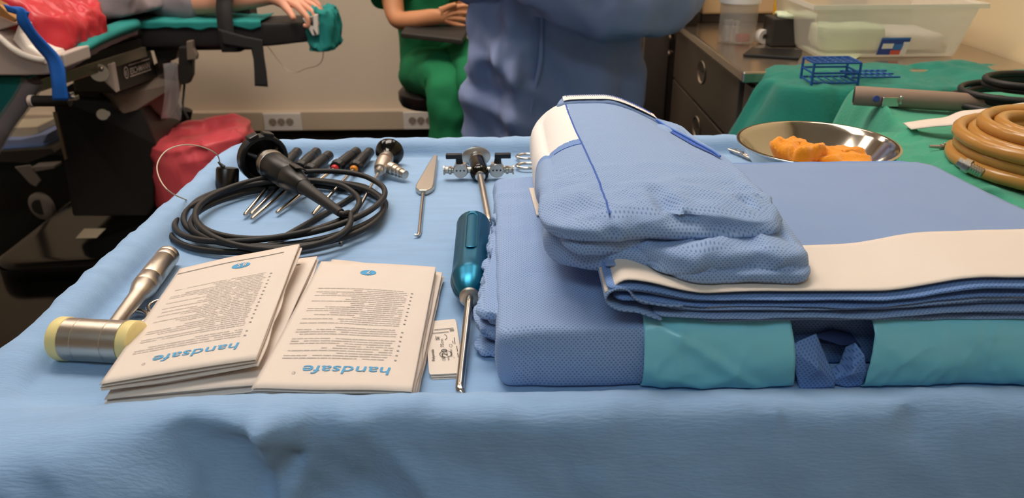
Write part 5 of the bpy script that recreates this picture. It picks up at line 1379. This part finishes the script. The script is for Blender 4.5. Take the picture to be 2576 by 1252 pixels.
# red plastic covered leg
rp = atY(120, 60, 2.1)
def zr(x, y): return .90 + .14 * sstep(-1.14, -1.5, x) + .012 * fr((x, y, 0), 9, 4)
ra, rb_, rc_, rd_ = atY(120, 132, 2.04), atY(232, 90, 2.25), atY(195, -20, 2.45), atY(30, 60, 2.08)
g = G().pillow([(ra.x - .26, 2.045), (ra.x + .015, 2.06), (rb_.x, 2.32), (rb_.x - .30, 2.40)], .875, lambda x, y: .95 + .11 * (1 - sstep(-1.36, -1.10, x)) + .012 * fr((x, y, 0), 9, 4), .02, 200, 20, 12, 2, cloth(.012, 18, 6, .012), .04, .7)
solo('red_plastic_bag', g, 'red_bag', 'crinkled red plastic bag lying in the leg holder under the blue strap', 'bag', smooth=80)
# teal edged mattress overlay strip
ed = [(150, 158, 2.03), (190, 135, 2.10), (240, 105, 2.22), (290, 82, 2.40), (345, 62, 2.60)]
tp1 = spline([atY(a_, b_ - 16, y_) for a_, b_, y_ in ed], 6); tp2 = spline([atY(a_, b_ + 14, y_) for a_, b_, y_ in ed], 6)
t = thing('table_overlay', 'teal cloth edge with a crinkled clear plastic underlay along the operating table', 'overlay', tp2[0])
g = G(); g.grid(lambda u, v: tp1[int(u * (len(tp1) - 1) + .5)].lerp(tp2[int(u * (len(tp1) - 1) + .5)], v) + V((.018 * math.sin(PI * v), -.016 * math.sin(PI * v), 0)) + V((-.25 * max(0, .12 - v), .05 * max(0, .12 - v), 0)), len(tp1) - 1, 10)
build('teal_edge', g, 'teal_cloth', t, smooth=80, solid=.004)
g = G(); tp3 = spline([atY(a_, b_ + 32 - 8 * k / 4, y_ + .01) for k, (a_, b_, y_) in enumerate(ed)], 6)
g.grid(lambda u, v: tp2[int(u * (len(tp1) - 1) + .5)].lerp(tp3[int(u * (len(tp1) - 1) + .5)], v) + V((0, -.004 * nz((u * 9, v, 0), 3), .004 * nz((u * 9, v * 2, 1), 3))), len(tp1) - 1, 6)
build('plastic_edge', g, 'lilac_cloth', t, smooth=80, solid=.004)
# lowered leg section
t = thing('leg_section', 'lowered table leg section wrapped in teal cloth and clear film, far left edge', 'leg section', atY(20, 320, 2.0))
q0 = pl_((-90, 192), (68, 196), (5, 325), (-90, 420), y=2.0)
build('teal_cover', G().prism(q0, (0, .06, 0)), 'teal_cloth', t, smooth=0, bevel=.008)
q0 = spline(pl_((72, 205), (48, 250), (12, 300), (-20, 350), (-60, 420), y=2.0), 5)
build('film_edge', G().tube([p + V((0, .02, 0)) for p in q0], .027, 14, up=(0, 1, 0)), 'foil_plastic', t, smooth=70)
build('film_core', G().tube([p + V((0, .02, 0)) for p in q0], .022, 14, up=(0, 1, 0)), 'lilac_cloth', t, smooth=70)
# trolley behind on the far left
t = thing('supply_trolley', 'low trolley with a grey caster in the dark at the far left', 'trolley', (-2.2, 3.2, 0))
ty = 3.1
s0 = [atY(-90, 405, ty), atY(70, 412, ty), atY(138, 385, ty), atY(128, 372, ty), atY(-90, 385, ty)]
build('shelf', G().prism(s0, (-.05, .45, 0)), 'machine_dark', t, smooth=0, bevel=.004)
cw = atY(88, 456, ty - .02)
build('caster_wheel', G().lathe([(-.014, .030), (-.014, .052), (-.008, .060), (.008, .060), (.014, .052), (.014, .030)], (cw.x, cw.y, .062), (.25, 1, 0), 30), 'caster_grey', t)
build('caster_hub', G().cyl(V((cw.x, cw.y - .017, .062)), V((cw.x, cw.y + .017, .062)), .034, n=24), 'machine_dark', t)
build('caster_fork', G().prism([atY(36, 420, ty - .045), atY(75, 415, ty - .045), atY(102, 455, ty - .045), atY(90, 470, ty - .045), atY(75, 462, ty - .045)], (0, .008, 0)), 'caster_grey', t, smooth=0, bevel=.002)
build('caster_brake', G().prism([atY(78, 420, ty - .05), atY(136, 416, ty - .05), atY(137, 424, ty - .05), atY(90, 432, ty - .05)], (0, .06, 0)), 'caster_grey', t, smooth=0, bevel=.002)
build('post', G().box((s0[0].x + .1, ty + .2, .6), (.03, .03, .75)), 'table_dark', t, smooth=0, bevel=.003)
g = G().prism([atY(-60, 398, ty + .02), atY(66, 402, ty + .02), atY(112, 385, ty + .02), atY(106, 365, ty + .02), atY(-60, 378, ty + .02)], (0, .26, 0))
solo('blue_carton', g, 'box_blue', 'dark blue carton on the low trolley at the far left', 'carton', smooth=0, bevel=.003)
g = G().prism([atY(-60, 377, ty + .05), atY(108, 364, ty + .05), atY(122, 335, ty + .05), atY(52, 350, ty + .05), atY(-60, 352, ty + .05)], (0, .2, 0))
solo('pale_blue_pack', g, 'surgeon_blue', 'pale blue pack on top of the dark blue carton', 'pack', smooth=0, bevel=.004)
g = G().prism([atY(-40, 350, ty + .09), atY(50, 349, ty + .09), atY(96, 336, ty + .09), atY(94, 318, ty + .09), atY(-40, 325, ty + .09)], (0, .15, 0))
solo('cream_carton', g, 'box_pale', 'cream carton behind the pale blue pack on the low trolley', 'carton', smooth=0, bevel=.003)
# red lined waste bin
rb0 = atY(345, 345, 2.62); rb1 = atY(588, 345, 2.62)
g = G()
def rdisp(p, o, k):
    w = 1 if k != 'bot' else .2
    return p + (V((o.x, o.y, 0)) if k == 'side' else V((0, 0, 1))) * w * (.022 * fr(p, 7, 4) + .022 * max(0, ridge((p.x * .5, p.y, p.z * 1.5), 9, 3) - .3))
g.pillow([(rb0.x + .035, 2.62), (rb1.x - .02, 2.62), (rb1.x - .03, 2.92), (rb0.x + .03, 2.92)], .02, lambda x, y: .455 + .02 * sstep(-1.2, -1.0, x), .018, 220, 14, 22, 2, rdisp, .07, .35)
t = thing('waste_bin', 'waste bin lined with a crinkled red plastic bag on the floor beyond the tray', 'bin', ((rb0.x + rb1.x) / 2, 2.75, 0))
build('red_bag', g, 'red_plastic', t, smooth=80)
build('bin_foot', G().box(((rb0.x + rb1.x) / 2, 2.77, .012), (.22, .22, .022)), 'machine_dark', t, smooth=0, bevel=.003)
# floor stand with open pipe near the wall
t = thing('pipe_stand', 'brown forked pipe stand in front of the beige trunking', 'stand', (-1.35, 3.3, 0))
a = atY(469, 275, 3.2); b = atY(455, 345, 3.2)
build('open_pipe', G().lathe([(0, .020), (0, .025), ((b - a).length + .2, .022)], a, b - a, 24).lathe([(.001, .020), (.1, .018)], a, b - a, 20), 'black_plastic', t)
a2 = atY(438, 262, 3.2); 
build('side_pipe', G().cyl(a2, b + V((0, 0, -.02)), .021), 'black_plastic', t)
build('stand_base', G().lathe([(0, .16), (.02, .15), (.03, .03)], (b.x, b.y, 0), (0, 0, 1), 32).cyl((b.x, b.y, .02), b, .02), 'black_plastic', t)

# ------------------------------------------------------------------ surgeon in a blue gown
SXc, SYc = .122, 2.06
t = thing('person', 'person standing in a long blue surgical gown behind the tray, forearms folded across', 'person', (SXc, SYc, 0))
def S_(x, y, z): return V((SXc + x, SYc + y, z))
nd_ = [(S_(0, 0, .98), (.15, .11)), (S_(0, .0, 1.15), (.13, .10)), (S_(0, .01, 1.36), (.16, .10)), (S_(0, 0, 1.46), .055), (S_(0, -.015, 1.51), .055), (S_(0, -.03, 1.60), (.085, .10)), (S_(0, -.03, 1.68), .07)]
ed_ = [(k, k + 1) for k in range(6)]
arms = {}
for s in (-1, 1):
    arms[s] = (S_(s * .18, .01, 1.41), S_(.255, -.10, 1.075) if s > 0 else S_(-.21, -.06, 1.10), S_(-.09, -.275, 1.125) if s > 0 else S_(.02, -.255, 1.225))
    shp, elp, wrp = arms[s]
    i = an(shp, .06, 2); i = an(shp.lerp(elp, .5), .05, i); i = an(elp, .045, i); i = an(elp.lerp(wrp, .5), .04, i); i = an(wrp, (.03, .022), i)
    dirv = (wrp - elp).normalized()
    hand_nodes(nd_, ed_, i, wrp, (dirv.x, 0, .7), (0, -.3, .9), (0, .6, -.1), .95, thumb=1)
    i = an(S_(s * .09, 0, .92), .10, 0); i = an(S_(s * .10, -.01, .50), .065, i); i = an(S_(s * .10, .02, .12), .045, i); an(S_(s * .105, -.12, .045), (.045, .04), i)
skin('body', nd_, ed_, 'skin', t)
head(t, S_(0, -.03, 1.61), .10, cap='surgeon_blue', mask='teal_cloth')
g = G()
secs = [(1.50, .075, .07), (1.485, .10, .085), (1.45, .19, .11), (1.34, .205, .13), (1.15, .19, .135), (1.02, .20, .145), (.90, .212, .155), (.75, .220, .162), (.60, .224, .168), (.45, .228, .172), (.36, .23, .175)]
sp = spline([V(s_) for s_ in secs], 10)
NN = 220
SV = [([(1195, 175), (1240, 158), (1288, 192)], .022, .030), ([(1190, 200), (1225, 205), (1258, 218)], .016, .022), ([(1195, 262), (1250, 285), (1320, 335)], .024, .028), ([(1200, 300), (1240, 318), (1268, 350)], .012, .018), ([(1262, 30), (1248, 90), (1246, 150)], .018, .026), ([(1300, 150), (1300, 215), (1296, 240)], .012, .014), ([(1170, 20), (1185, 90), (1192, 150)], .02, .03), ([(1270, 118), (1330, 128)], .010, .012)]
SV = [([(lambda q: V((q.x, 0, q.z)))(atY(*q, 1.90)) for q in l_], a_, w_) for l_, a_, w_ in SV]
vs = []
for p in sp:
    for k in range(NN):
        a_ = 2 * PI * k / NN; ca, sa = math.cos(a_), math.sin(a_)
        x = math.copysign(abs(ca) ** .75, ca) * p.y; y = math.copysign(abs(sa) ** .8, sa) * p.z
        dn = sstep(1.35, .95, p.x)
        q = V((x, y, p.x))
        lw = 1 + 1.6 * (1 - sstep(-.10, .0, x)) * (1 - .5 * sstep(.0, .15, y))
        d_ = dn * lw * (.013 * fr((q.x * 1.1, q.y, q.z * .5), 9, 5) + .016 * max(0, ridge((q.x + q.z * .5, q.y, q.z * .8), 7, 6) - .35) + .008 * math.sin(a_ * 9 + 3 * nz((0, 0, q.z), 4)))
        w0 = S_(x + ca * d_, y + sa * d_, p.x)
        if y < 0 and x < .1:
            for l_, am_, wd_ in SV:
                dd, sd2 = polydist(V((w0.x, 0, w0.z)), l_)
                if dd < 3 * wd_: w0 += V((ca * .3, -1, 0)) * (am_ * (math.exp(-(dd / wd_) ** 2 * (3 if sd2 < 0 else .6))))
        vs.append(w0)
m_ = len(sp)
g.add(vs, [(j * NN + k, j * NN + (k + 1) % NN, (j + 1) * NN + (k + 1) % NN, (j + 1) * NN + k) for j in range(m_ - 1) for k in range(NN)])
build('gown', g, 'surgeon_blue', t, smooth=80, solid=.003)
SL2 = {1: [(S_(.15, .02, 1.43), .075, .075), (S_(.225, -.02, 1.27), .085, .085), (S_(.262, -.10, 1.075), .088, .09), (S_(.20, -.21, 1.045), .085, .10), (S_(.06, -.27, 1.065), .08, .105), (S_(-.06, -.28, 1.10), .065, .075), (S_(-.10, -.275, 1.13), .05, .05)],
       -1: [(S_(-.15, .02, 1.43), .075, .075), (S_(-.20, -.01, 1.27), .08, .08), (S_(-.215, -.07, 1.10), .07, .08), (S_(-.16, -.17, 1.13), .07, .075), (S_(-.04, -.24, 1.20), .06, .065), (S_(.03, -.26, 1.23), .05, .05)]}
for s in (-1, 1):
    build('sleeve', garment(G(), SL2[s], 48, 9, .010, 10, 3 + s, .004), 'surgeon_blue', t, smooth=80)
tie = [S_(-.14, -.145, 1.0), S_(-.02, -.172, .985), S_(.08, -.168, .99), S_(.17, -.12, 1.0)]
build('waist_tie', G().tube(spline(tie, 8), .009, 8, flat=.35), 'surgeon_blue', t)
build('overlap_edge', G().tube(spline([S_(-.045, -.165, 1.0), S_(-.05, -.175, .88), S_(-.075, -.178, .75), S_(-.08, -.182, .55), S_(-.08, -.185, .38)], 8), .006, 8), 'surgeon_blue', t)

# ------------------------------------------------------------------ seated person in green scrubs and the stool
PY = 3.18
t = thing('stool', 'round stool with a thick dark cushion under the seated person', 'stool', (-.37, PY + .02, 0))
sc_ = V((-.30, PY + .02, .50))
build('cushion', G().lathe([(-.045, .13), (-.04, .155), (-.02, .165), (.01, .165), (.025, .15), (.032, .10), (.032, 0)], sc_, (0, 0, 1), 36), 'black_plastic', t)
build('post', G().cyl((sc_.x, sc_.y, .08), (sc_.x, sc_.y, .46), .022), 'dark_steel', t)
for k in range(5):
    a_ = 2 * PI * k / 5
    b_ = build('base_arm', G().tube([(sc_.x, sc_.y, .10), (sc_.x + .24 * math.cos(a_), sc_.y + .24 * math.sin(a_), .075)], .014, 8), 'dark_steel', t)
    build('caster', G().lathe([(-.01, .02), (-.008, .026), (.008, .026), (.01, .02)], (sc_.x + .25 * math.cos(a_), sc_.y + .25 * math.sin(a_), .028), (math.sin(a_), math.cos(a_), 0), 16), 'black_rubber', b_)
t = thing('person', 'person in green scrubs sitting cross-legged on a stool by the wall', 'person', (-.36, PY, 0))
hip = V((-.305, PY + .03, .60))
kneeL = atY(1128, 160, 2.95); kneeL = V((-.235, 2.90, .615)); footL = V((-.235, 2.98, .06))
kneeR = V((-.115, 2.86, .67)); footR = V((-.02, 2.95, .36))
chest = V((-.33, PY + .03, .95)); shL = V((-.475, PY - .02, 1.03)); shR = V((-.21, PY - .02, 1.03))
elb = V((-.425, 3.0, .815)); wri = V((-.275, 2.93, .845)); 
elr = V((-.12, 3.0, .82)); wrr = V((-.115, 2.97, .87))
nd_ = [(hip, (.10, .09)), (V((-.32, PY + .05, .78)), (.095, .08)), (chest, (.115, .08)), (V((-.33, PY, 1.12)), .055), (V((-.33, PY - .02, 1.17)), .055), (V((-.33, PY - .05, 1.27)), (.085, .10)), (V((-.33, PY - .05, 1.36)), .07)]
ed_ = [(k, k + 1) for k in range(6)]
for shp, elp, wrp, dirv, sdv_ in ((shL, elb, wri, (1, -.05, .06), (0, -.2, 1)), (shR, elr, wrr, (-.6, .6, .0), (0, -.2, 1))):
    i = an(shp, .055, 2); i = an(shp.lerp(elp, .5), .046, i); i = an(elp, .040, i); i = an(elp.lerp(wrp, .4), .037, i); i = an(wrp, (.026, .022), i)
    hand_nodes(nd_, ed_, i, wrp, dirv, sdv_, (0, -.3, -.9), .95, curl=(.1, .1, .12, .14, .16))
for kn, ft, s in ((kneeL, footL, -1), (kneeR, footR, 1)):
    i = an(hip + V((s * .05, -.04, 0)), .07, 0); i = an(kn, .055, i); i = an(kn.lerp(ft, .4), .052, i); i = an(ft + V((0, 0, .05)), .036, i); an(ft + V((.06, -.10, -.02)), (.038, .03), i)
skin('body', nd_, ed_, 'skin_warm', t)
head(t, V((-.33, PY - .05, 1.28)), .095, hair='hair_brown', face=(.5, -.8, -.1))
g = garment(G(), [(hip + V((0, .02, -.09)), .135, .13), (hip + V((0, .02, .02)), .14, .135), (V((-.32, PY + .05, .78)), .132, .125), (chest, .16, .12), (V((-.33, PY + .01, 1.05)), .14, .10), (V((-.33, PY, 1.11)), .07, .06)], 48, 8, .010, 9, 3)
build('scrub_top', g, 'scrub_green', t, smooth=80)
for shp, elp, q in ((shL, elb, 4), (shR, elr, 5)):
    build('scrub_sleeve', garment(G(), [(shp + V((.05 if q == 4 else -.05, 0, .0)), .075, .075), (shp, .078, .078), (shp.lerp(elp, .3), .075, .075), (shp.lerp(elp, .62), .078, .078)], 32, 8, .007, 14, q), 'scrub_green', t, smooth=80)
for kn, ft, s in ((kneeL, footL, -1), (kneeR, footR, 1)):
    build('trouser_leg', garment(G(), [(hip + V((s * .04, .05, -.02)), .085, .10), (hip + V((s * .05, -.05, .0)), .09, .10), (hip.lerp(kn, .6) + V((s * .02, 0, .01)), .088, .095), (kn + V((0, .035, .0)), .09, .09), (kn + V((0, .0, -.06)), .082, .085), (kn.lerp(ft, .4), .080, .085), (kn.lerp(ft, .75), .075, .08), (ft + V((0, 0, .05)), .072, .078)], 40, 8, .008, 10, 7 + s, .003), 'scrub_green', t, smooth=80)
for ft in (footL, footR): build('shoe', G().pillow([(ft.x + .02, ft.y - .17), (ft.x + .10, ft.y - .15), (ft.x + .04, ft.y + .06), (ft.x - .04, ft.y + .05)], ft.z - .058, ft.z + .01, .008, 60, 6, 8, 2, None, .03), 'white_lining', t, smooth=60)
cb = [atY(1022, 68, 2.92), atY(1120, 62, 2.86), atY(1150, 42, 3.0), atY(1050, 38, 3.06)]
cb = [V((-.40, 2.90, .775)), V((-.17, 2.80, .765)), V((-.13, 3.0, .815)), V((-.36, 3.05, .825))]
solo('clipboard', G().prism(cb, (0, 0, .018)), 'machine_dark', 'dark tablet or clipboard on the lap of the seated person in green', 'clipboard', smooth=0, bevel=.004)
